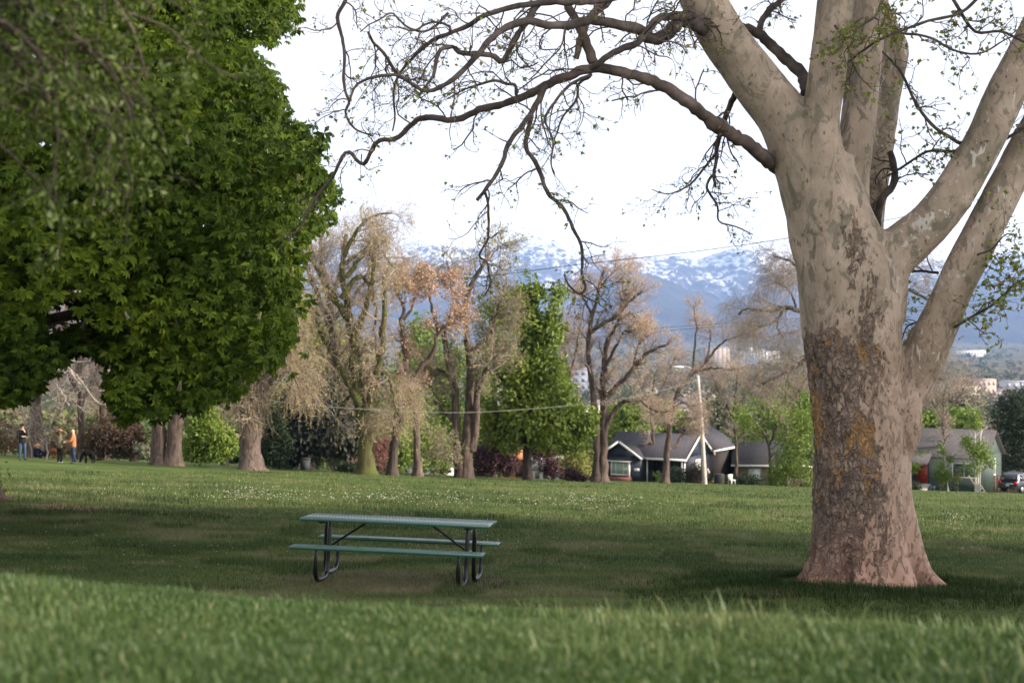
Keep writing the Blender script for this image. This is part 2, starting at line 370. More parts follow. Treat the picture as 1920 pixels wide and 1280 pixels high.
tag(sheet('valley_floor', X, Y, Z, k.bsdf(c, 1, 0)), 'wooded valley floor stretching to the mountains', 'valley', kind='structure')

# ------------------------------------------------------------------ mountains
k = NT('haze_blue_rock_and_snow'); co = k.co(); z = k.sep(co)[2]
nb = k.noise(k.co('Object', (.0022, .0014, .0035)), 1, 10, .68, .4)
geo = k.n('ShaderNodeNewGeometry'); nz_ = k.sep(geo.outputs['Normal'])[2]
fac = k.math('ADD', k.math('DIVIDE', k.math('SUBTRACT', z, 470.), 800.), k.math('MULTIPLY', k.math('SUBTRACT', nb, .5), 2.2))
fac = k.math('ADD', fac, k.math('MULTIPLY', k.math('SUBTRACT', k.noise(k.co('Object', (.014, .008, .012)), 1, 10, .75, .5), .5), 4.2))
snow = k.ramp(k.math('MULTIPLY', fac, 1.), (.20, 0.), (.36, 1.))
rock = k.ramp(k.noise(k.co('Object', (.004, .004, .006)), 1, 8, .65), (.35, (.025,.034,.050)), (.65, (.075,.075,.09)))  # the blue of distant haze is mixed into the rock colour
m_mtn = k.bsdf(k.mix(snow, rock, (.56,.58,.63)), .95, .05)
def range_(name, label, ridge, d0, dr, d1, zb, amp, rows, step, seed, mat):
    u = np.arange(-420, 2380, step); r = cat(np.array(ridge, float), 900); o = np.argsort(r[:, 0]); vr = np.interp(u, r[o, 0], r[o, 1])
    zr = (HZ-vr)/F*dr; tt = np.linspace(0, 1, rows); d = d0+(d1-d0)*tt
    D = np.repeat(d[:, None], len(u), 1); X = (u[None]-960)/F*D
    s = np.where(D < dr, (D-d0)/(dr-d0), 1-(D-dr)/(d1-dr))
    zb_ = np.interp(d, VP[:,0], VP[:,1])[:, None]-25
    base = zb_+(zr[None]-zb_)*np.clip(s, 0, 1)**1.12
    def rid(sc, sd_): return 1-np.abs(2*vnoise(X+.35*D, D*.55, sc, sd_)-1)
    nz2 = (rid(1/900., seed)-.5)*1+(rid(1/420., seed+1)-.5)*.55+(rid(1/190., seed+2)-.5)*.3+(rid(1/85., seed+4)-.5)*.16
    Z = base+amp*nz2*np.clip(1-s, 0, 1)**.8*np.clip(s*4, 0, 1)+26*(vnoise(X, D, 1/130., seed+7)-.5)*np.clip(s*3, 0, 1)+12*(vnoise(X, D, 1/45., seed+8)-.5)*np.clip(s*3, 0, 1)
    tag(sheet(name, X, D, Z, mat), label, 'mountains', kind='structure')
range_('mountains', 'snow streaked mountain range across the valley',
 [(-420,500),(-100,470),(200,462),(420,455),(560,462),(640,452),(690,446),(720,450),(745,456),(772,452),(800,446),(828,450),(856,463),(885,465),(918,464),(948,462),(972,450),(1003,442),(1038,451),(1075,461),(1112,470),(1150,478),(1200,478),(1240,483),(1272,480),(1300,486),(1335,478),(1365,468),(1400,460),(1440,465),(1500,478),(1600,470),(1700,480),(1800,490),(1855,480),(1890,472),(1925,470),(2050,490),(2380,470)],
 10800, 14000, 16300, 0, 300, 220, 3.2, 3, m_mtn)
k = NT('haze_blue_scrub'); c = k.ramp(k.noise(k.co('Object', (.004, .003, .008)), 1, 8, .65), (.35, (.028,.036,.045)), (.65, (.06,.06,.066)))  # scrub colour carries some haze blue as well
m_foot = k.bsdf(c, 1, 0)
range_('foothills', 'bare blue foothills below the snowy range',
 [(-420,560),(200,560),(500,555),(620,560),(800,566),(950,585),(1050,585),(1110,545),(1150,512),(1172,504),(1200,508),(1250,525),(1300,545),(1350,564),(1420,588),(1500,602),(1600,600),(1680,575),(1760,548),(1840,536),(1930,540),(2100,520),(2380,540)],
 8200, 10400, 12200, 0, 150, 60, 5, 13, m_foot)

# ------------------------------------------------------------------ grass
def blades(b, p, h, wd, c, g, lean=.35, seg=3):
    N = len(p); a = g.random(N)*2*PI; f = np.stack([np.cos(a), np.sin(a), 0*a], 1); sdv = np.stack([-np.sin(a+g.normal(size=N)*.4), np.cos(a), 0*a], 1)
    ln = lean*np.abs(g.normal(size=N))+.08; V = []
    for i in range(seg):
        t_ = i/seg; cpt = p+np.stack([0*h, 0*h, h*t_], 1)*(1-.25*t_*ln)[:, None]+f*(h*ln*t_**1.8)[:, None]; ww = (wd*(1-.45*t_)*.5)[:, None]
        V += [cpt-sdv*ww, cpt+sdv*ww]
    V.append(p+np.stack([0*h, 0*h, h*(1-.25*ln)], 1)+f*(h*ln)[:, None])
    k_ = 2*seg+1; i0 = np.arange(N)[:, None]*k_
    q = np.concatenate([i0+[2*i, 2*i+1, 2*i+3, 2*i+2] for i in range(seg-1)]) if seg > 1 else None
    b.add(np.stack(V, 1), q, i0+[2*seg-2, 2*seg-1, 2*seg], np.repeat(c, k_))
g = np.random.default_rng(21)
N = 150000
y = 2.1+6.2*g.random(N)**1.25; x = (g.random(N)*2-1)*(.38*y+.35)
cl_ = vnoise(x, y, 2.2, 4); fine = vnoise(x, y, 7, 6); tuft = vnoise(x, y, 1.1, 9)
h = (.015+.030*cl_*fine+.010*g.random(N))*(1+.7*np.clip((tuft-.55)*5, 0, 1)); tall = g.random(N) < .012*(1+2*(x > .2)); h = np.where(tall, h+.035*g.random(N)+.01, h)
c = np.clip(.12+.55*fine*cl_+.3*g.random(N)+.55*(vnoise(x, y, 1.1, 12)-.55), 0, .86); c = np.where(g.random(N) < .02, 1., c)
b = MB(); m_ = 1000; y2 = 3.4+2.4*g.random(m_); x2 = -.6+(.6+.38*y2)*g.random(m_)**.8*1.1; kp_ = x2 > .05; x2, y2 = x2[kp_], y2[kp_]; m_ = len(x2)
blades(b, np.stack([x2, y2, ground(x2, y2)-.004], 1), (.045+.075*g.random(m_)*(vnoise(x2, y2, 2.5, 77)+.3)), .005+.003*g.random(m_), .45+.4*g.random(m_), g, .5)
blades(b, np.stack([x, y, ground(x, y)-.004], 1), h, .0035+.003*g.random(N), c, g, .45)
tag(b.build('foreground_grass', M['grass_near']), 'soft light green grass on the rise nearest the viewer', 'grass', kind='stuff')
N = 260000
u = -60+2040*g.random(N); v = 884+236*g.random(N); p = gpx(u, v); d = p[:, 1]; wr = np.minimum(np.hypot(p[:,0]-px(745,0,17.55)[0], p[:,1]-17.55)/1.6, np.hypot(p[:,0]-px(135,950,gpx(135,950)[1])[0], (p[:,1]-gpx(135,950)[1])*.6)/1.3)+.9*(vnoise(p[:,0], p[:,1], 1.6, 41)-.5)
ok = (d > 11) & (d < 120) & ((wr > 1) | (g.random(N) < .45)); p = p[ok]; d = d[ok]; N = len(p)
n_ = vnoise(p[:,0], p[:,1], .33, 3); n2_ = vnoise(p[:,0], p[:,1], 1.7, 8); n3_ = vnoise(p[:,0], p[:,1], .9, 15)
h = (.022+.04*n2_+.02*g.random(N))*(1+np.where(n3_ > .72, .7, 0))*np.clip(d/22, .9, 1.5); wd = np.maximum(.004, d*.00030)*(.7+.6*g.random(N))
c = np.clip(.10+.75*(n_-.12)*(.5+n2_)+.35*(g.random(N)-.3)+.25*(n2_-.5), 0, .9); c = np.where((n2_ > .7) & (g.random(N) < .35), .95, c); c = np.where(n3_ > .74, c*.3, c)
b = MB(); blades(b, p, h, wd, c, g, .7, 2)
m_ = 90000; y2 = 6.5+9*g.random(m_); x2 = (g.random(m_)*2-1)*(.42*y2+2); n2_ = vnoise(x2, y2, 1.7, 8)      # the dip behind the rise
blades(b, np.stack([x2, y2, ground(x2, y2)-.004], 1), .03+.05*n2_*g.random(m_), .006+.004*g.random(m_), np.clip(.05+.8*(vnoise(x2, y2, .33, 3)-.1)*(.5+n2_)+.3*(g.random(m_)-.3), 0, .9), g, .7, 2)
tag(b.build('lawn_grass', M['grass_far']), 'short patchy grass blades covering the park lawn', 'grass', kind='stuff')
# longer dark tufts round the foot of the sycamore
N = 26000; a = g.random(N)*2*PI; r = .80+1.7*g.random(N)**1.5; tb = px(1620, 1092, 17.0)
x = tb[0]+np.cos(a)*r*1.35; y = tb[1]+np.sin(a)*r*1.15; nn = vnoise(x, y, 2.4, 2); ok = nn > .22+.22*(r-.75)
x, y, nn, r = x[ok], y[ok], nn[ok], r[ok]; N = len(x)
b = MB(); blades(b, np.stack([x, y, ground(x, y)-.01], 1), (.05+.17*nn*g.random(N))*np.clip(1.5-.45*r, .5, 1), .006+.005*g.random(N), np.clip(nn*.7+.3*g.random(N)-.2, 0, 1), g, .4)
tag(b.build('tuft_grass', M['grass_dark']), 'long dark grass tufts round the sycamore foot', 'grass', kind='stuff')
# white clover flower heads and litter
def specks(name, label, spots, mat, r0, cat_):
    b = MB(); P = []
    for (u0, u1, v0, v1, n) in spots:
        uu = u0+(u1-u0)*np.clip(.5+.22*g.normal(size=n), 0, 1); vv = v0+(v1-v0)*(.5+.25*g.normal(size=n)); q = gpx(uu, vv)
        q = q[vnoise(q[:,0], q[:,1], .8, 30) > .38]; P.append(q)
    P = np.vstack(P); N = len(P); r = r0*(.6+.8*g.random(N))[:, None]*np.clip(P[:, 1:2]/40, .5, 1.4)
    o = np.array([(1,0,0),(0,1,0),(-1,0,0),(0,-1,0),(0,0,.8),(0,0,-.6)])
    V = P[:, None]+np.array([0, 0, .075])+o[None]*r[:, None]
    i = np.arange(N)[:, None]*6; tt = np.concatenate([i+[a_, b_, 4] for a_, b_ in ((0,1),(1,2),(2,3),(3,0))]+[i+[b_, a_, 5] for a_, b_ in ((0,1),(1,2),(2,3),(3,0))])
    b.add(V, None, tt, np.repeat(g.random(N), 6)); tag(b.build(name, mat), label, cat_, kind='stuff')
specks('clover_flowers', 'white clover flower heads scattered in bands over the lawn',
 [(330,620,912,946,240),(540,900,918,950,170),(720,1300,924,956,240),(1000,1260,932,965,80),(0,560,905,950,40),(1600,1900,950,1000,40),(1730,1920,955,985,60),(1740,1900,1030,1040,22),(1400,1530,975,995,16),(500,1400,950,1060,70)],
 plain('clover_white', (.38,.375,.33), .9, .1, 0, .1), .0165, 'flowers')
specks('leaf_litter', 'pale dry leaves and twigs lying on the shaded lawn', [(0,560,960,1085,120),(560,1400,950,1090,110),(1750,1920,960,1090,40)],
 plain('litter_tan', (.26,.21,.13), .9, .1, 0, .3), .020, 'leaves')

# ------------------------------------------------------------------ trees added out of view at the right, for shade, come last
# ------------------------------------------------------------------ sycamore
SD = 17.0
sb = px(1620, 1090, SD); sb[2] = float(ground(sb[0], SD))-.05
syc = empty('sycamore_tree', sb, 'huge pale sycamore with flaking bark, flared base and many limbs', 'tree')
def tr(pts, d=SD):
    """pixel trace -> world polyline; optional third value is the depth offset in metres"""
    return np.array([px(p[0], p[1], d+(p[2] if len(p) > 2 else 0)) for p in pts])
def prof(pts, d=SD):
    return np.array([p[-1]/F*d for p in pts])
b = MB()
# trunk: rings with root lobes, (v, centre u, half width px)
TR = [(1128,1620,152),(1108,1620,140),(1092,1621,130),(1075,1622,118),(1055,1622,108),(1030,1622,102),(1000,1621,97),(950,1619,93),(900,1617,90),(850,1614,90),(800,1611,90),(750,1606,88),
      (700,1602,87),(650,1599,89),(600,1597,92),(550,1598,98),(500,1590,98),(450,1572,92),(400,1556,82),(340,1540,72),(290,1532,66)]
S = 72; a = np.arange(S)*2*PI/S; rings = []
tz = np.array(TR, float)
for v, u, hw in cat(tz, 70):
    c = px(u, v, SD); r = hw/F*SD; t_ = np.clip((v-930)/180, 0, 1)
    lob = 1+t_**1.5*.17*np.cos(5*a+.6)+t_**1.5*.11*np.cos(8*a+2)+.025*np.cos(4*a+v/70.)+.018*np.cos(7*a-v/45.)
    lob = lob/np.maximum(lob[np.argmin(np.abs(a-PI))], lob[0])**.6
    rings.append(np.stack([c[0]+r*lob*np.cos(a), c[1]+r*lob*.96*np.sin(a), np.full(S, c[2])], 1))
V = np.vstack(rings); nr_ = len(rings)
q = [(k_*S+j, k_*S+(j+1) % S, (k_+1)*S+(j+1) % S, (k_+1)*S+j) for k_ in range(nr_-1) for j in range(S)]
c0 = len(V); V = np.vstack([V, rings[0].mean(0), rings[-1].mean(0)])
t_ = [(c0, (j+1) % S, j) for j in range(S)]+[(c0+1, (nr_-1)*S+j, (nr_-1)*S+(j+1) % S) for j in range(S)]
b.add(V, q, t_)
LIMBS = [  # (u, v, depth offset, half width px)
 [(1575,470,0,80),(1545,380,-.05,76),(1510,300,-.1,62),(1470,222,-.15,50),(1425,160,-.2,46),(1375,95,-.3,44),(1335,35,-.4,42),(1300,-40,-.5,40),(1250,-150,-.7,34),(1210,-260,-.8,26)],
 [(1555,420,-.12,66),(1543,320,-.26,48),(1538,240,-.36,37),(1545,180,-.4,34),(1556,90,-.42,33),(1565,0,-.42,33),(1575,-140,-.3,29),(1570,-280,0,22)],
 [(1590,480,.12,66),(1588,400,.22,44),(1594,330,.34,37),(1608,240,.42,34),(1621,120,.46,34),(1632,10,.5,34),(1650,-140,.5,30),(1690,-280,.5,22)],
 [(1600,520,.5,60),(1624,430,.75,32),(1637,340,.95,30),(1654,230,1.05,30),(1669,140,1.1,29),(1676,92,1.15,29),(1660,50,1.2,24),(1636,-20,1.3,22),(1610,-160,1.5,16)],
 [(1620,560,.0,86),(1662,490,-.1,52),(1705,452,-.15,44),(1755,405,-.25,39),(1800,345,-.3,37),(1845,262,-.35,36),(1885,175,-.4,35),(1925,95,-.4,33),(1975,-10,-.4,30),(2050,-160,-.3,24)],
 [(1625,830,.0,70),(1672,775,.0,42),(1705,725,-.05,42),(1738,655,-.1,40),(1772,580,-.15,36),(1806,505,-.2,35),(1845,430,-.2,35),(1885,352,-.2,34),(1935,255,-.1,32),(2010,110,0,28),(2080,-40,.2,22)],
 [(1690,860,-.12,16),(1700,810,-.18,26),(1703,765,-.2,26),(1706,720,-.1,26)],
]
for L in LIMBS:
    A = cat([(*px(u, v, SD+dd), h/F*SD) for u, v, dd, h in L], 60); b.tubes(A[:, :3], A[:, 3], 22, cap=2)
for (u, v, dd, r) in [(1806,378,-.44,17),(1695,458,-.30,18),(1583,400,-.50,12)]:
    b.ball(px(u, v, SD+dd), r/F*SD, 10, 8)
o = b.build('tmp', M['skin'])
m = o.modifiers.new('r', 'REMESH'); m.mode = 'VOXEL'; m.voxel_size = .024
m = o.modifiers.new('s', 'SMOOTH'); m.iterations = 5; m.factor = .5
me = bake(o)
n = len(me.vertices); co = np.empty(n*3, np.float32); me.vertices.foreach_get('co', co); co = co.reshape(-1, 3).astype(float)
no = np.empty(n*3, np.float32); me.vertices.foreach_get('normal', no); no = no.reshape(-1, 3).astype(float)
L_ = co-sb
dis = np.array([mnoise.fractal(Vector((p[0]*1.6, p[1]*1.6, p[2]*.9)), 1., 2., 3) for p in L_])*.020
hgt = L_[:, 2]; zw = np.clip((hgt-.15)/.4, 0, 1)*np.clip((4.6-hgt)/1.2, 0, 1)
side = np.clip((.42-L_[:, 0]-.10*np.maximum(hgt-2.2, 0))/.5, 0, 1)*np.clip((L_[:, 0]+.75+.0*hgt)/.2+np.clip((3-hgt)/.6, 0, 1), 0, 1)
core = np.clip((.36-.05*np.maximum(hgt-2.6, 0)-L_[:, 0])/.85, 0, 1)*np.clip((hgt+.6)/1.0, 0, 1)*np.clip((4.1-hgt)/1.6, 0, 1)
core *= 1-.8*np.clip((hgt-2.7)/.6, 0, 1)*np.clip((-.30-L_[:, 0]-.06*hgt+.22)/.22, 0, 1)
core = np.maximum(core*1.08, .60*np.exp(-((L_[:, 0]+.02+.085*np.maximum(hgt-1.5, 0))/.24)**2)*np.clip((5.0-hgt)/1.0, 0, 1)*np.clip((hgt-1.)/1., 0, 1))
core = core*(1-.2*np.clip((.6-hgt)/.6, 0, 1))
rn = np.array([mnoise.fractal(Vector((p[0]*2.4, p[1]*2.4, p[2]*1.3)), 1., 2., 4) for p in L_])
rough0 = core; rough = np.clip((core+.55*rn-.34)*4, 0, 1)
ck = np.array([mnoise.turbulence(Vector((p[0]*16, p[1]*16, p[2]*8)), 3, False) for p in L_])
fib = np.array([mnoise.noise(Vector((p[0]*26, p[1]*26, p[2]*11))) for p in L_])
root = np.clip((.75-hgt)/.6, 0, 1); ang = np.arctan2(L_[:, 1], L_[:, 0])
dis += root*.03*np.sin(ang*13+2*np.sin(hgt*3)+1.3*np.sin(ang*3))
dis += rough*(.028*(ck-.5)+.010*fib)+.003*fib+root*.02*np.sin(ang*17+3*np.sin(hgt*4))*np.clip(root, 0, 1)
co = co+no*dis[:, None]-sb
me.vertices.foreach_set('co', co.astype(np.float32).ravel())
at = me.attributes.new('rnd', 'FLOAT', 'POINT'); at.data.foreach_set('value', rough0.astype(np.float32)); me.update()
# bark: smooth grey-green skin, dark flaky plates, orange fresh patches, pink foot with warm light painted in
k = NT('sycamore_bark'); oc = k.co(); z = k.sep(oc)[2]; x = k.sep(oc)[0]
big = k.noise(oc, 1.5, 5, .55, .4); fin = k.noise(k.co('Object', (1, 1, .35)), 16, 7, .65)
sm = k.ramp(big, (.34, (.19,.152,.114)), (.5, (.30,.232,.178)), (.64, (.405,.315,.25)))
sm = k.mix(k.ramp(fin, (.35, .0), (.62, .35)), sm, (.38,.32,.265))
sm = k.mix(k.ramp(k.noise(k.co('Object', (1,1,.6)), 5, 8, .7, 1.), (.52, 0.), (.57, .8)), sm, (.145,.130,.098))
wp = k.ramp(k.noise(k.co('Object', (1, 1, .55)), 7, 7, .62, 1.2), (.605, 0.), (.62, 1.))
sm = k.mix(k.math('MULTIPLY', wp, k.ramp(k.math('ADD', x, k.math('MULTIPLY', z, .03)), (.15, .12), (.5, .9))), sm, (.46,.43,.39))
lowz = k.ramp(k.math('ADD', k.math('DIVIDE', z, 6.), k.math('MULTIPLY', k.math('SUBTRACT', big, .5), .25)), (.05, 1.), (.16, .55), (.62, 0.))
sm = k.mix(lowz, sm, k.mix(fin, (.33,.195,.145), (.54,.355,.27)))
rt = k.attr()
lb = k.ramp(k.math('DIVIDE', z, 6.), (.30, .55), (.62, .10))
ch = k.ramp(k.math('ADD', k.noise(k.co('Object', (1, 1, .55), (5, 2, 0)), 15, 8, .7, .6), k.math('MULTIPLY', k.noise(k.co('Object', (1,1,.6)), 2.2, 3), .22)), (.655, 0.), (.69, 1.))
sm = k.mix(k.math('MULTIPLY', lb, ch), sm, k.mix(fin, (.14,.098,.076), (.29,.20,.155)))
vor = k.voro(k.co('Object', (1, 1, .62)), 13, 'DISTANCE_TO_EDGE'); dn = k.n('ShaderNodeTexNoise'); k.link(oc, dn.inputs['Vector']); dn.inputs['Scale'].default_value = 9; dn.inputs['Detail'].default_value = 5
dv = k.n('ShaderNodeVectorMath', operation='MULTIPLY_ADD'); k.link(dn.outputs['Color'], dv.inputs[0]); dv.inputs[1].default_value = (.16, .16, .12); k.link(k.co('Object', (1, 1, .45)), dv.inputs[2])
vor2 = k.voro(dv.outputs[0], 17, 'DISTANCE_TO_EDGE')
pl = k.noise(k.co('Object', (1, 1, .5)), 7, 8, .7, .8)
rc = k.ramp(pl, (.33, (.080,.060,.051)), (.46, (.18,.135,.11)), (.60, (.34,.25,.198)), (.70, (.46,.335,.26)))
rc = k.mix(k.math('MULTIPLY', k.ramp(vor2, (.0, .75), (.10, 0.)), k.ramp(k.noise(oc, 6, 4), (.40, .15), (.6, 1.))), rc, (.035,.026,.022))
nA = k.noise(k.co('Object', (1, 1, .5)), 2.6, 10, .72, .7); nB = k.noise(k.co('Object', (1, 1, .55)), 13, 8, .7, .4)
flk = k.math('ADD', rt, k.math('ADD', k.math('MULTIPLY', k.math('SUBTRACT', nA, .5), 2.2), k.math('MULTIPLY', k.math('SUBTRACT', nB, .5), 1.1)))
fm = k.ramp(flk, (.46, 0.), (.53, 1.))
rc = k.mix(k.ramp(k.math('ADD', flk, k.math('MULTIPLY', k.math('SUBTRACT', nB, .5), 2.)), (.5, .75), (.8, 0.)), rc, k.mix(fin, (.17,.125,.10), (.33,.24,.19)))
rc = k.mix(k.ramp(k.math('DIVIDE', z, 6.), (.02, .75), (.17, 0.)), rc, k.mix(fin, (.15,.085,.062), (.48,.29,.215)))
col = k.mix(fm, sm, rc)
orn = k.math('ADD', k.noise(k.co('Object', (1, 1, .45), (3.1, 0, 1.7)), 3.4, 5, .6, .9), k.math('MULTIPLY', k.math('SUBTRACT', fm, .5), .07))
orn = k.math('SUBTRACT', orn, k.math('MULTIPLY', k.math('ABSOLUTE', k.math('SUBTRACT', z, 1.9)), .035))
om = k.ramp(orn, (.585, 0.), (.605, 1.)); om = k.math('MULTIPLY', om, k.ramp(rt, (.15, 0.), (.4, .9)))
col = k.mix(om, col, k.mix(fin, (.30,.155,.06), (.44,.27,.13)))
pit = k.ramp(k.math('ADD', k.voro(k.co('Object', (1, 1, .5)), 11), k.math('MULTIPLY', k.noise(oc, 30, 4), .12)), (.17, 1.), (.23, 0.)); pit = k.math('MULTIPLY', pit, k.ramp(k.noise(oc, 2.4, 3), (.40, 0.), (.50, .85)))
col = k.mix(pit, col, (.105,.075,.062))
hh = k.math('ADD', k.math('MULTIPLY', fm, k.math('ADD', k.ramp(vor2, (0, 0.), (.2, 1.)), pl)), k.math('MULTIPLY', fin, .35))
hh = k.math('SUBTRACT', hh, k.math('MULTIPLY', om, .5)); hh = k.math('ADD', hh, k.math('MULTIPLY', k.math('MULTIPLY', lb, ch), .7))
m_syc = k.bsdf(col, .82, .2, k.bump(hh, .9, .030))
mesh_obj('trunk', me, m_syc, syc)
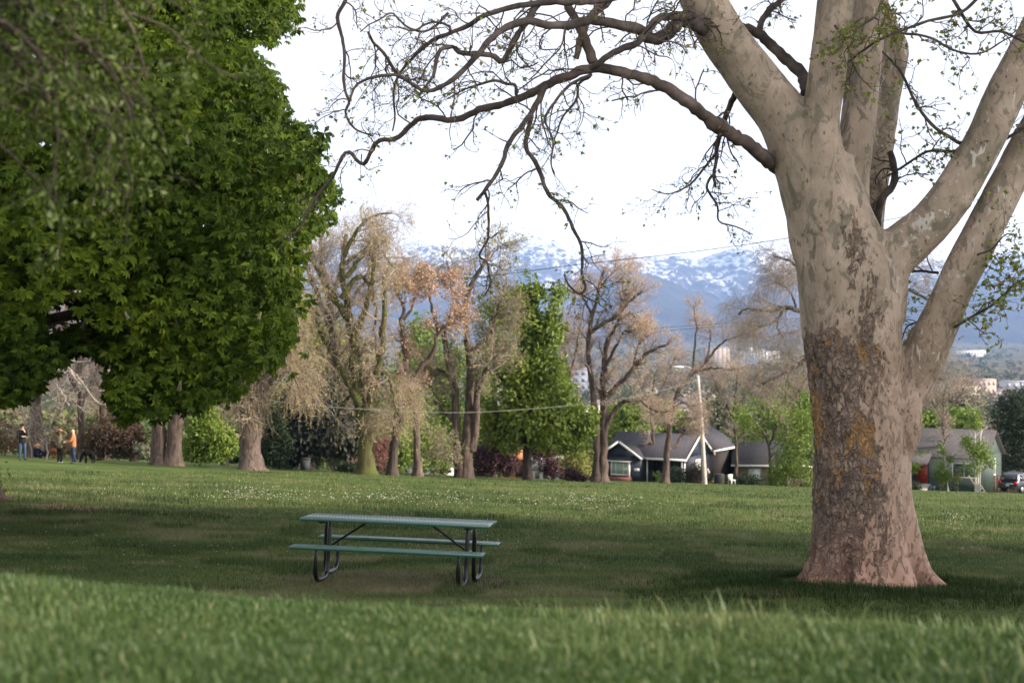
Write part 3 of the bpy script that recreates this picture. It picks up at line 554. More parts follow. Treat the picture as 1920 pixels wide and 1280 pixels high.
# branches traced from the photograph, each a tube with its own depth
k = NT('sycamore_branch_bark'); c = k.ramp(k.noise(k.co(), 5, 6, .6), (.35, (.038,.030,.028)), (.55, (.085,.068,.060)), (.74, (.165,.135,.118)))
m_br = k.bsdf(c, .85, .2, k.bump(k.noise(k.co('Object', (1,1,1)), 30, 5), .6, .01))
k = NT('sycamore_red_branch_bark'); c = k.ramp(k.noise(k.co(), 4, 6, .6), (.35, (.050,.038,.034)), (.55, (.105,.078,.068)), (.74, (.185,.145,.128)))
m_red = k.bsdf(c, .85, .2, k.bump(k.noise(k.co(), 26, 5), .6, .012))
BR = [
 ('r',[(1580,400,.3),(1505,348,.12),(1455,312,-.05),(1430,292,-.3),(1400,268,-.6),(1345,236,-.8),(1300,200,-1),(1250,165,-1.1),(1200,143,-1.2),(1150,132,-1.2),(1110,128,-1.2),(1070,140,-1.2),(1030,157,-1.1),(985,180,-1.),(945,195,-1),(900,205,-.9),(870,220,-.8),(840,226,-.8),(815,221,-.8),(790,222,-.7),(770,235,-.6),(750,255,-.6),(735,262,-.6),(715,262,-.6),(700,275,-.5),(690,297,-.5),(681,308,-.4),(670,301,-.4),(660,288,-.3),(650,285,-.3),(640,298,-.3),(625,330,-.2),(605,355,-.1),(590,375,0),(575,400,0),(565,425,0),(548,440,0),(532,448,.1)],[14,14,13,12,11,9.5,8.2,7,6,5,4.2,3.3,2.5,1.8]),
 ('r',[(1352,240,-.78),(1342,232,-.95),(1335,233,-1.08)],[15,13,12]),
 ('b',[(1345,70,-.3),(1287,37,-.8),(1250,66,-1),(1221,74,-1.1),(1195,55,-1.2),(1150,44,-1.3),(1114,39,-1.4),(1041,48,-1.6),(989,40,-1.7),(953,50,-1.7),(920,74,-1.8),(894,105,-1.9),(857,143,-1.9),(835,158,-2),(798,171,-2),(758,147,-2),(743,141,-2),(710,143,-2),(670,158,-2),(655,190,-2)],[15,13,11,9,7.5,6.5,5,4,3,2]),
 ('b',[(1300,-30,-.6),(1230,-25,-1),(1129,0,-1.2),(1070,4,-1.3),(1004,7,-1.3),(949,17,-1.3),(908,29,-1.3),(879,48,-1.2),(835,66,-1.2),(809,77,-1.1),(784,99,-1.1),(762,121,-1),(747,143,-1),(739,165,-1),(738,191,-1),(741,220,-.9),(736,246,-.9)],[10,8,6.5,5.5,4.5,3.5,2.4,1.4]),
 ('p',[(1160,-40,-.9),(1140,0,-.95),(1114,26,-1),(1096,51,-1.05),(1087,80,-1.1),(1080,110,-1.12)],[9,9,8,7,5]),
 ('r',[(1050,-30,-.9),(1066,11,-1.),(1081,40,-1.05),(1099,77,-1.1),(1113,118,-1.15)],[6,7,8,9]),
 ('b',[(1105,130,-1.2),(1121,120,-1.3),(1151,99,-1.4),(1188,84,-1.4),(1202,73,-1.4),(1221,51,-1.3),(1239,33,-1.2),(1290,30,-.9),(1330,40,-.5)],[5,6,7,8,9]),
 ('d',[(1020,-10,-1.2),(989,37,-1.3),(967,70,-1.3),(943,114,-1.4),(923,104,-1.5),(890,101,-1.6),(861,99,-1.6),(850,88,-1.6),(828,92,-1.7),(820,106,-1.7),(813,140,-1.8),(798,162,-1.8),(784,182,-1.8)],[6,5.5,5,4.2,3.2,2.4]),
 ('d',[(1024,160,-1.1),(1011,184,-1.2),(993,217,-1.3),(967,250,-1.4),(949,279,-1.4),(942,305,-1.4),(923,338,-1.4),(894,376,-1.4)],[6,5,4.5,3.8,3]),
 ('d',[(908,358,-1.4),(914,375,-1.4),(916,400,-1.35),(916,433,-1.3),(914,450,-1.3),(905,465,-1.3),(899,481,-1.3),(913,492,-1.25),(917,515,-1.2),(920,532,-1.2),(908,556,-1.2)],[2.6,2.2,1.9,1.4]),
 ('d',[(997,215,-1.3),(986,272,-1.3),(1004,305,-1.3),(1015,330,-1.3),(1028,364,-1.3),(1055,389,-1.2),(1077,433,-1.2),(1089,458,-1.2),(1092,482,-1.1),(1091,510,-1.1),(1097,535,-1),(1096,545,-1),(1087,551,-1),(1077,545,-.9),(1065,532,-.9),(1058,515,-.8)],[4.4,4,3.6,3.2,2.8,2.2,1.6]),
 ('d',[(1089,551,-1),(1107,562,-1),(1125,570,-1)],[1.7,1.0]),
 ('d',[(660,-40,-1.5),(648,0,-1.5),(633,33,-1.5),(642,73,-1.5),(646,110,-1.5),(644,147,-1.4),(648,175,-1.4),(655,190,-1.4),(648,213,-1.4),(666,242,-1.3),(700,255,-1.2)],[3.6,3.2,2.8,2.2,1.4]),
 ('d',[(1109,140,-1.2),(1077,154,-1.3),(1055,173,-1.4),(1030,206,-1.5),(1022,228,-1.5),(1037,264,-1.5),(1033,305,-1.5),(1039,327,-1.5)],[3,2.6,2,1.2]),
 ('d',[(1107,143,-1.2),(1085,158,-1.1),(1081,187,-1),(1055,220,-.9),(1044,250,-.9),(1036,268,-.9)],[2.8,2.2,1.2]),
 ('d',[(968,178,-1),(966,160,-1.1),(950,157,-1.2),(928,151,-1.3),(905,157,-1.3),(870,168,-1.3),(840,185,-1.3)],[3,2.6,2,1]),
 ('d',[(690,60,-1.6),(700,80,-1.5),(720,100,-1.5),(735,125,-1.4),(748,143,-1.3),(770,152,-1.2)],[2.2,2.8,3.2,3]),
 ('d',[(840,25,-1.3),(815,50,-1.4),(790,60,-1.5),(760,48,-1.6),(735,25,-1.7),(715,35,-1.8),(690,48,-1.9),(676,60,-2)],[2.4,2,1.6,1]),
 ('d',[(845,65,-1.2),(842,50,-1.3),(820,42,-1.4),(800,45,-1.5),(775,58,-1.6),(745,50,-1.7)],[2.4,2,1.4]),
 ('b',[(1390,50,.3),(1420,62,.5),(1450,88,.6),(1480,118,.6),(1505,142,.5),(1512,175,.3)],[9,10,11,12,12]),
 ('d',[(1424,62,.5),(1428,40,.6),(1450,12,.8),(1485,-12,1)],[7,6,5.5,5]),
 ('d',[(1378,176,.2),(1360,220,.4),(1345,272,.6),(1343,300,.6),(1338,330,.6),(1342,352,.6)],[6,5.4,5,3.6,2.4]),
 ('d',[(1340,290,.6),(1318,318,.6),(1295,345,.6),(1262,362,.6),(1240,362,.6),(1222,355,.6)],[3,2.4,1.6,.9]),
 ('d',[(1342,320,.6),(1325,350,.6),(1345,385,.6),(1348,415,.5),(1380,425,.5),(1412,440,.5)],[3,2.4,1.8,1]),
 ('d',[(1645,450,.5),(1646,404,.5),(1657,368,.5),(1674,349,.5),(1677,318,.5),(1668,284,.5)],[8,7.5,7.5,7,6]),
 ('d',[(1664,330,.5),(1694,312,.3),(1734,286,.1),(1763,283,0),(1803,286,-.2)],[2.2,2.4,2.6,3]),
 ('d',[(1655,97,.2),(1690,136,0),(1716,191,-.2),(1749,235,-.3),(1802,270,-.3)],[2,2.6,3,3.4]),
 ('d',[(1660,-20,-.5),(1645,25,-.8),(1620,45,-.9),(1590,62,-1),(1560,75,-1)],[3,2.6,2,1]),
 ('d',[(1565,48,-.7),(1585,75,-.8),(1595,105,-.8),(1610,140,-.8),(1635,167,-.8)],[2,1.8,1.6,.9]),
 ('d',[(1588,118,-.6),(1640,80,-.8),(1680,62,-.9),(1740,40,-1),(1800,25,-1.1),(1840,-10,-1.2)],[2,2.4,2.6,3]),
 ('d',[(1690,62,-.9),(1742,70,-1),(1790,95,-1),(1840,100,-1.1),(1890,72,-1.2),(1940,60,-1.2)],[2.4,2.2,1.6,1]),
 ('d',[(1770,-30,-.9),(1800,20,-.9),(1830,60,-.9),(1880,60,-.9),(1940,90,-.9)],[3,2.6,2]),
 ('d',[(1790,613,-.35),(1825,592,-.5),(1860,572,-.6),(1895,540,-.7),(1935,510,-.8)],[2.6,2.4,1.8,1.1]),
 ('d',[(1760,512,.3),(1725,508,.4),(1700,512,.5),(1680,520,.6)],[3,2.2,1]),
 ('d',[(1735,608,.4),(1718,605,.6),(1700,613,.7),(1690,640,.8)],[2,1.6,.9]),
 ('d',[(1878,265,-.3),(1920,240,-.4),(1960,215,-.4)],[3,2.4,1.6]),
 ('d',[(1832,478,-.5),(1860,466,-.6),(1885,440,-.7),(1905,440,-.7)],[2,1.6,1]),
]
brP = []; brR = []
mm = {'r': m_red, 'b': m_br, 'p': m_syc, 'd': m_br}
for kd, pts, rp in BR:
    K = max(10, 4*len(pts)); A = cat(tr(pts), K)
    r = np.interp(np.linspace(0, 1, K), np.linspace(0, 1, len(rp)), rp)/F*SD
    gl = np.random.default_rng(len(pts)); A[1:-1] += gl.normal(size=(K-2, 3))*np.minimum(.10*r[1:-1, None], .006)
    r = r*(1+.06*gl.normal(size=K))
    b = MB(); b.tubes(A, r, 10, .5, True); b.build('branch', mm[kd], syc, True)
    A2 = cat(A, 24); brP.append(A2); brR.append(np.interp(np.linspace(0, 1, 24), np.linspace(0, 1, K), r))
brP = np.array(brP); brR = np.array(brR); ti = np.array([i for i, (kd, p_, r_) in enumerate(BR) if max(r_) < 9 and kd != 'p'])
bi = np.array([i for i, (kd, p_, r_) in enumerate(BR) if max(r_) >= 9 and len(p_) > 6])
tw = MB(); lf = MB(); g = np.random.default_rng(77)
P1, R1 = grow(brP[ti], brR[ti], 7, .12, .98, .55, 50, 8, .30, -.07, .55, .4, .0026, seed=1)
P1b, R1b = grow(brP[bi], brR[bi], 20, .25, .99, .75, 58, 8, .30, -.06, .35, .4, .0028, seed=2)
P1 = np.concatenate([P1, P1b]); R1 = np.concatenate([R1, R1b]); R1 = np.minimum(R1, .009)
P2, R2 = grow(P1, R1, 4, .12, .98, .36, 52, 6, .33, -.07, .6, .5, .0025, seed=3)
P3, R3 = grow(P2, R2, 2, .2, .98, .16, 55, 4, .4, -.05, .7, .6, .0021, seed=4)
# small shoots with leaves close to limbs, low right side
tw.tubes(P1, R1, 5, g.random(len(P1))); tw.tubes(P2, R2, 4, g.random(len(P2))); tw.tubes(P3, R3, 3, g.random(len(P3)))
k = NT('sycamore_twig_bark'); m_tw = k.bsdf(k.ramp(k.attr(), (0, (.050,.036,.033)), (1, (.135,.10,.088))), .85, .15)
tag(tw.build('twigs', m_tw, syc), kind='stuff')
# knobbly buds along every twig, then young leaves: few on the left, many at top right and along low right shoots
lp, ld = leaf_on(P2, 2, g, .2); lp2, ld2 = leaf_on(P3, 2, g, .3); lp = np.vstack([lp, lp2]); ld = np.vstack([ld, ld2])
uu = lp[:, 0]/lp[:, 1]*F+960; vv = HZ-lp[:, 2]/lp[:, 1]*F
bd = MB(); sel = g.random(len(lp)) < .5; q_ = lp[sel]; N = len(q_)
bd.leaves(q_, nrm(ld[sel]+g.normal(size=(N, 3))*.9), g.normal(size=(N, 3)), .022, .012, g.random(N), .4); bd.leaves(q_, nrm(ld[sel]+g.normal(size=(N, 3))*.9), g.normal(size=(N, 3)), .02, .012, g.random(N), .4)
tag(bd.build('buds', m_tw, syc), kind='stuff')
pr = np.where(uu > 1500, .38, .12); pr = np.where((uu > 1530) & (uu < 1700) & (vv < 110), 1., pr); pr = np.where((uu > 1780) & (vv > 470), 1., pr)
for rep in range(2):
    sel = g.random(len(lp)) < pr*(.8 if rep else 1); q_ = lp[sel]; N = len(q_)
    lf.leaves(q_, nrm(ld[sel]*.6+g.normal(size=(N, 3))*.7+np.array([0, 0, .15])), g.normal(size=(N, 3))+np.array([0, 0, .7]), .028+.045*g.random(N), .026+.035*g.random(N), g.random(N), .18)
# lobed leaves on the low right shoot
for (pts, n_) in [([(1800,607,-.4),(1850,575,-.6),(1900,535,-.75),(1935,510,-.8)], 70), ([(1795,560,-.4),(1835,545,-.5)], 6), ([(1840,475,-.5),(1900,440,-.7)], 14), ([(1690,590,.5),(1730,560,.3)], 14), ([(1700,620,.6),(1690,690,.7)], 20)]:
    A = cat(tr(pts), 30); ii = g.integers(0, 30, n_); q_ = A[ii]+g.normal(size=(n_, 3))*.07
    for s3 in (-.7, 0, .7):
        dd = nrm(g.normal(size=(n_, 3))*np.array([1, 1, .5])+np.array([.3, -.2, .1])); nn = nrm(g.normal(size=(n_, 3))*.5+np.array([0, -.3, 1]))
        lf.leaves(q_, nrm(dd+s3*np.cross(dd, nn)), nn, .05+.03*g.random(n_), .035, .35+.6*g.random(n_), .1)
tag(lf.build('leaves', M['lf_syc'], syc), kind='stuff')

# the crown goes on above the picture: limbs divide into branches, twigs and young leaves
ends = np.array([[px(u, v, SD+dd) for u, v, dd, h in L[-3:]] for L in LIMBS[:6]]); ends = np.array([cat(e_, 8) for e_ in ends])
Q, S_ = grow(ends, np.full(ends.shape[:2], .18), 7, .45, 1, 6.5, 38, 8, .14, .10, .6, .35, .05, seed=61, lt=0)
Q2, S2 = grow(Q, S_, 8, .2, 1, 2.6, 50, 6, .18, .02, .55, .35, .015, seed=62); Q3, S3 = grow(Q2, S2, 6, .2, 1, 1.0, 50, 4, .2, -.03, .6, .5, .005, seed=63)
def above(P): return (P[..., 2]/P[..., 1]*F > HZ+25).all(1)
for P, R, sd_ in ((Q, S_, 7), (Q2, S2, 5), (Q3, S3, 3)): pass
b = MB(); b.tubes(Q[above(Q)], S_[above(Q)], 8); b.tubes(Q2[above(Q2)], S2[above(Q2)], 5); b.tubes(Q3[above(Q3)], S3[above(Q3)], 3); tag(b.build('upper_branches', m_br, syc, True), kind='stuff')
q_, d_ = leaf_on(Q3[above(Q3)], 2, g, .1); q_ = q_+.1*g.normal(size=q_.shape); q_ = q_[q_[:, 2]/q_[:, 1]*F > HZ+15]; n_ = len(q_); b = MB()
b.leaves(q_, nrm(g.normal(size=(n_, 3))), g.normal(size=(n_, 3))+np.array([0, 0, .6]), .09+.07*g.random(n_), .10, .3+.7*g.random(n_), .15); tag(b.build('upper_leaves', M['lf_syc'], syc), kind='stuff')
# ------------------------------------------------------------------ horse chestnut
def inpoly(u, v, poly):
    p = np.asarray(poly, float); r = np.zeros(u.shape, bool); n = len(p); j = n-1
    for i in range(n):
        c = ((p[i,1] > v) != (p[j,1] > v)) & (u < (p[j,0]-p[i,0])*(v-p[i,1])/(p[j,1]-p[i,1]+1e-9)+p[i,0]); r ^= c; j = i
    return r
POLY = [(-700,-700),(420,-700),(500,-300),(540,-80),(556,0),(558,24),(535,60),(515,85),(475,72),(450,78),(480,100),(510,136),(520,170),(540,200),(565,228),(590,252),(602,275),(608,296),(622,330),(632,385),(612,410),(590,430),
        (572,445),(566,478),(556,500),(562,525),(556,560),(550,600),(535,640),(551,693),(520,680),(480,690),(455,722),(430,762),(400,745),(367,765),(330,760),(286,785),(262,770),(228,793),(222,755),(198,728),(205,700),(222,682),(190,670),(162,650),
        (125,662),(118,624),(140,605),(156,587),(142,560),(146,535),(112,530),(98,560),(60,578),(80,610),(112,668),(85,690),(70,715),(48,750),(20,735),(0,752),(-60,740),(-300,760),(-700,700)]
cc = px(225, 300, 30.5); cb = gpx(-58, 936); CB = cb.copy()
chest = empty('chestnut_tree', cb, 'dense dark green horse chestnut with drooping leaves and cream flower spikes', 'tree')
rad = np.array([9.6, 8.2, 8.8]); cen = np.array([-10.2, 29.6, 3.2])
g = np.random.default_rng(5)
def crown_pts(n, shell, front=True):
    d_ = nrm(g.normal(size=(n, 3))); 
    if front: d_[:, 1] = -np.abs(d_[:, 1])
    r = 1-shell*g.random(n)**1.3
    lump = v3noise(d_*6, 1., 4)
    p = cen+d_*rad*(r*(.90+.26*lump))[:, None]
    return p, d_
P_, D_ = crown_pts(190000, .55); Pb, Db = crown_pts(9000, .25, False)
P_ = np.vstack([P_, Pb]); D_ = np.vstack([D_, Db])
uu = P_[:, 0]/P_[:, 1]*F+960; vv = HZ-P_[:, 2]/P_[:, 1]*F
jit = np.where((vv > 500) & (uu < 300), .3, 1.)*34*(vnoise(uu, vv, .028, 3)-.45)+18*(vnoise(uu, vv, .09, 13)-.5)+9*g.normal(size=len(uu))
ok = inpoly(uu+jit, vv+8*(vnoise(uu, vv, .05, 8)-.5)+6*g.normal(size=len(uu)), POLY) & (P_[:, 1] > 19.5)
# gather the leaves on boughs: keep clumps, leave gaps
ok &= v3noise(P_*np.array([1, 1, 1.4]), 1.7, 2)+.35*v3noise(P_, 3.4, 7) > .562+.08*g.random(len(P_))
P_ = P_[ok]; D_ = D_[ok]; vis = (uu[ok] > -40) & (vv[ok] > -40)
keep = vis | (g.random(len(P_)) < .45); P_, D_ = P_[keep], D_[keep]
N = len(P_); print('chestnut clusters', N)
cr = MB()
ax = nrm(D_*np.array([1, 1, .6])+.5*g.normal(size=(N, 3))+np.array([0, 0, .45]))       # cluster axis (outwards, a bit up)
t1 = nrm(np.cross(ax, g.normal(size=(N, 3)))); t2 = np.cross(ax, t1); s_ = (.38+.42*g.random(N))
tone = np.clip(-.12+.95*v3noise(P_, .55, 11)+.35*(g.random(N)-.4), 0, 1)
tone = np.clip(tone+.28*np.clip((P_[:, 0]+9)/6, -1, 1)*0, 0, 1)
for i in range(6):
    a_ = 2*PI*(i+.25*g.random(N))/6.5; d_ = nrm(np.cos(a_)[:, None]*t1+np.sin(a_)[:, None]*t2+.15*ax+np.array([0, 0, -.75]))
    cr.leaves(P_, d_, nrm(ax+.2*g.normal(size=(N, 3))), s_*(.24 if i else .27)*(.8+.3*g.random(N)), s_*.105, np.clip(tone+.12*g.normal(size=N), 0, 1), .22)
cr.build('crown', M['lf_chestnut'], chest)
# trunk, boughs
b = MB(); A = cat([cb+np.array([0, 0, -.2]), cb+np.array([0,0,.35]), cb+np.array([.05,0,1.2]), cb+np.array([.1,-.1,2.6]), cb+np.array([.3,0,5]), cb+np.array([.6,.2,8.5])], 30)
b.tubes(A, np.interp(np.linspace(0, 1, 30), [0,.04,.12,.3,.6,1], [1.15,.74,.50,.46,.38,.15]), 18)
bP = []; bR = []
for i in range(26):
    a_ = 2*PI*i/26+.3*g.random(); h_ = 2.4+5.5*g.random(); e_ = cen+rad*np.array([math.cos(a_)*.5, math.sin(a_)*.5, -.45+1.1*g.random()-.1])
    s0 = cb+np.array([.15, 0, h_]); m_ = (s0+e_)/2+np.array([0, 0, 1.2]); B = cat([s0, m_, e_], 14); bP.append(B); bR.append(np.linspace(.17, .04, 14))
bP = np.array(bP); bR = np.array(bR); b.tubes(bP, bR, 7)
P1, R1 = grow(bP, bR, 9, .2, .98, 1.9, 50, 6, .16, -.03, .5, .3, .012, seed=8)
q_u = P1[:, -1, 0]/P1[:, -1, 1]*F+960; q_v = HZ-P1[:, -1, 2]/P1[:, -1, 1]*F; s_ok = inpoly(q_u+25, q_v+15, POLY); P1, R1 = P1[s_ok], R1[s_ok]; b.tubes(P1, R1, 5)
b.build('trunk', bark('chestnut_bark', (.03,.023,.018), (.11,.08,.06), 8, .8), chest, True)
# flower spikes
fs = P_[(g.random(N) < .5) & (P_[:, 1] < 26.5)]; fu = fs[:, 0]/fs[:, 1]*F+960; fv = HZ-fs[:, 2]/fs[:, 1]*F
fs = fs[(fu > 100) & (fu < 610) & (fv > 10) & (fv < 760)]; fs = fs[g.permutation(len(fs))[:95]]
sp = MB()
for j in range(46):
    z_ = j/46; r_ = .036*(1-z_)+.012; a_ = j*2.4; p_ = (r_*math.cos(a_), r_*math.sin(a_), .02+.26*z_)
    sp.add(np.array(p_)+.021*np.array([(1,0,0),(-.5,.8,0),(-.5,-.8,0),(0,0,1)]), None, [(0,1,3),(1,2,3),(2,0,3),(0,2,1)], g.random())
m_fl = leafmat('cream_chestnut_flowers', (.30,.27,.16), (.48,.43,.30), (.38,.29,.20), trans=.2, rough=.8, spec=.1)
sp0 = None
for p_ in fs:
    p_ = p_+np.array([.0, -.22, 0])
    if sp0 is None: sp0 = sp.build('flower_spike', m_fl, chest, local=True); o = sp0
    else: o = sp0.copy(); COL.objects.link(o); o.parent = chest
    o.location = [float(a) for a in p_-cb]; o.rotation_euler = (.5*g.normal()*.5, .5*g.normal()*.5, g.random()*6); o.scale = [.5+.3*g.random()]*3
# suckers at the foot
su = MB(); q0 = cb+np.array([.42, -.5, .0]); n_ = 900; q_ = q0+g.normal(size=(n_, 3))*np.array([.24, .2, .20])+np.array([-.05, 0, .45]); q_[:, 2] = np.maximum(q_[:, 2], ground(q_[:, 0], q_[:, 1])+.05)
su.leaves(q_, nrm(g.normal(size=(n_, 3))+np.array([0, 0, -.3])), g.normal(size=(n_, 3))+np.array([0, 0, 1]), .12, .06, .3+.7*g.random(n_), .2)
tag(su.build('suckers', M['lf_spring'], chest), kind='stuff')
# ------------------------------------------------------------------ blurred ash bough hanging close to the viewer, top left
ab = np.array([-5.2, 5.6, float(ground(-5.2, 5.6))])
ash = empty('ash_tree', ab, 'out of focus ash tree reaching olive green sprays in from the top left', 'tree')
b = MB(); A = cat([ab+np.array([0,0,-.2]), ab+np.array([.05,.1,1.5]), ab+np.array([.15,.2,3.2]), ab+np.array([.4,.4,5.2])], 20)
b.tubes(A, np.linspace(.24, .10, 20), 14); b.build('trunk', M['bark_brown'], ash, True)
LB = [[(-330,-120,6.0),(-60,-40,6.3),(90,30,6.5),(190,120,6.6),(250,200,6.6)], [(-330,0,6.2),(-60,60,6.7),(70,120,6.9),(160,190,7),(235,265,7)], [(-330,-250,6.0),(0,-150,6.6),(150,-60,7),(240,40,7.1),(275,150,7.2)],
      [(-330,120,6.4),(-100,160,6.9),(20,200,7.2),(110,250,7.3),(180,300,7.3)], [(-330,-300,6.5),(60,-200,7),(200,-80,7.5),(290,20,7.6)], [(-330,60,5.8),(-120,20,6.1),(0,40,6.2),(60,90,6.2),(120,170,6.2)]]
LP = np.array([cat([px(p_[0], p_[1], p_[2]*.74) for p_ in L], 16) for L in LB]); LR = np.repeat(np.linspace(.022, .006, 16)[None], len(LP), 0); b = MB(); b.tubes(LP, LR, 6)
P1, R1 = grow(LP, LR, 11, .2, 1, .55, 48, 7, .18, -.05, .6, .4, .003, seed=31); P2, R2 = grow(P1, R1, 4, .2, 1, .25, 55, 5, .2, -.05, .6, .5, .002, seed=32)
b.tubes(P1, R1, 5); b.tubes(P2, R2, 4); b.build('branch', M['bark_dark'], ash, True)
lf = MB(); q_, d_ = leaf_on(P2, 24, g, .1); q_ = q_+.025*g.normal(size=q_.shape); n_ = len(q_)
lf.leaves(q_, nrm(d_*.8+.55*g.normal(size=(n_, 3))+np.array([0, 0, -.15])), nrm(g.normal(size=(n_, 3))*.6+np.array([0, 0, 1])), .022+.022*g.random(n_), .010+.008*g.random(n_), np.clip(v3noise(q_, 1.6, 3)*1.3-.25+.2*g.normal(size=n_), 0, 1), .15)
tag(lf.build('leaves', M['lf_ash'], ash), kind='stuff')
# ------------------------------------------------------------------ picnic table
tp = px(745, 1076, 17.55); tp[2] = float(ground(tp[0], tp[1]))
tab = empty('picnic_table', tp, 'green picnic table with two benches on bent black steel legs', 'picnic table')
tab.rotation_euler = (-.052, .026, math.radians(-7.5))
k = NT('green_coated_slats'); oc = k.co()
br = k.n('ShaderNodeTexBrick'); k.link(oc, br.inputs['Vector']); br.inputs['Scale'].default_value = 1; br.inputs['Brick Width'].default_value = .030; br.inputs['Row Height'].default_value = .075
br.inputs['Mortar Size'].default_value = .009; br.inputs['Mortar Smooth'].default_value = .2; br.offset = .0
sx = k.sep(oc); hole = k.math('MULTIPLY', br.outputs['Fac'], 1.)
gn = k.ramp(k.noise(oc, 9, 5), (.3, (.008,.066,.048)), (.7, (.013,.095,.070)))
wear = k.ramp(k.noise(oc, 5, 6, .75), (.60, 0.), (.66, 1.))
c = k.mix(k.math('MULTIPLY', wear, .35), gn, (.12,.06,.055))
top = k.bsdf(c, .38, .7, None, 0, 0, .6)
side = plain('green_enamel', (.008,.075,.054), .35, .5, 0, .12)
def slab(name, x0, x1, y0, y1, z0, z1, par, mt):
    """perforated steel slab: rounded rim, cross slots cut right through"""
    b = MB(); ny = 4 if y1-y0 > .5 else 2; nx = 56; gp = .011; rim = .03
    b.box(x0, x1, y0, y0+rim, z0, z1); b.box(x0, x1, y1-rim, y1, z0, z1); b.box(x0, x0+rim, y0+rim, y1-rim, z0+.001, z1-.001); b.box(x1-rim, x1, y0+rim, y1-rim, z0+.001, z1-.001)
    w_ = (x1-x0-2*rim)/nx; hy = (y1-y0-2*rim)/ny
    for i in range(nx): b.box(x0+rim+i*w_+gp, x0+rim+(i+1)*w_, y0+rim, y1-rim, z1-.010, z1-.002)
    for j in range(ny+1): b.box(x0+rim, x1-rim, max(y0+rim, y0+rim+j*hy-.012), min(y1-rim, y0+rim+j*hy+.012), z1-.011, z1-.0015)
    o = b.build(name, mt, par, False, True); m = o.modifiers.new('bevel', 'BEVEL'); m.width = .004; m.segments = 1; m.limit_method = 'ANGLE'
    return o
slab('tabletop', -1.165, 1.165, -.37, .37, .715, .758, tab, top)
slab('seat', -1.165, 1.165, -.80, -.54, .415, .455, tab, top); slab('seat', -1.165, 1.165, .54, .80, .415, .455, tab, top)
for sx_ in (-1, 1):
    for sy in (-1, 1):
        x_ = sx_*.90+sy*.035*sx_; P = cat([(x_, sy*.05, .70), (x_, sy*.07, .40), (x_, sy*.09, .14), (x_, sy*.16, .045), (x_, sy*.27, .028), (x_, sy*.44, .028), (x_, sy*.58, .045), (x_, sy*.655, .13), (x_, sy*.67, .28), (x_, sy*.67, .415)], 44)
        r = np.full(44, .028); r[:4] *= [.45, .7, .85, .95]; r[-5:] *= [.95, .85, .75, .6, .5]
        b = MB(); b.tubes(P, r, 12, cap=True); b.build('leg', M['black_metal'], tab, True, True)
    b = MB(); b.box(sx_*.90-.03, sx_*.90+.03, -.34, .34, .693, .714); b.box(sx_*.90-.02, sx_*.90+.02, -.11, .11, .36, .40); b.build('crossbar', M['black_metal'], tab, False, True)
    b = MB(); b.tubes(cat([(sx_*.40, 0, .705), (sx_*.88, 0, .38)], 4), np.full(4, .014), 8, cap=True); b.build('brace', M['black_metal'], tab, True, True)

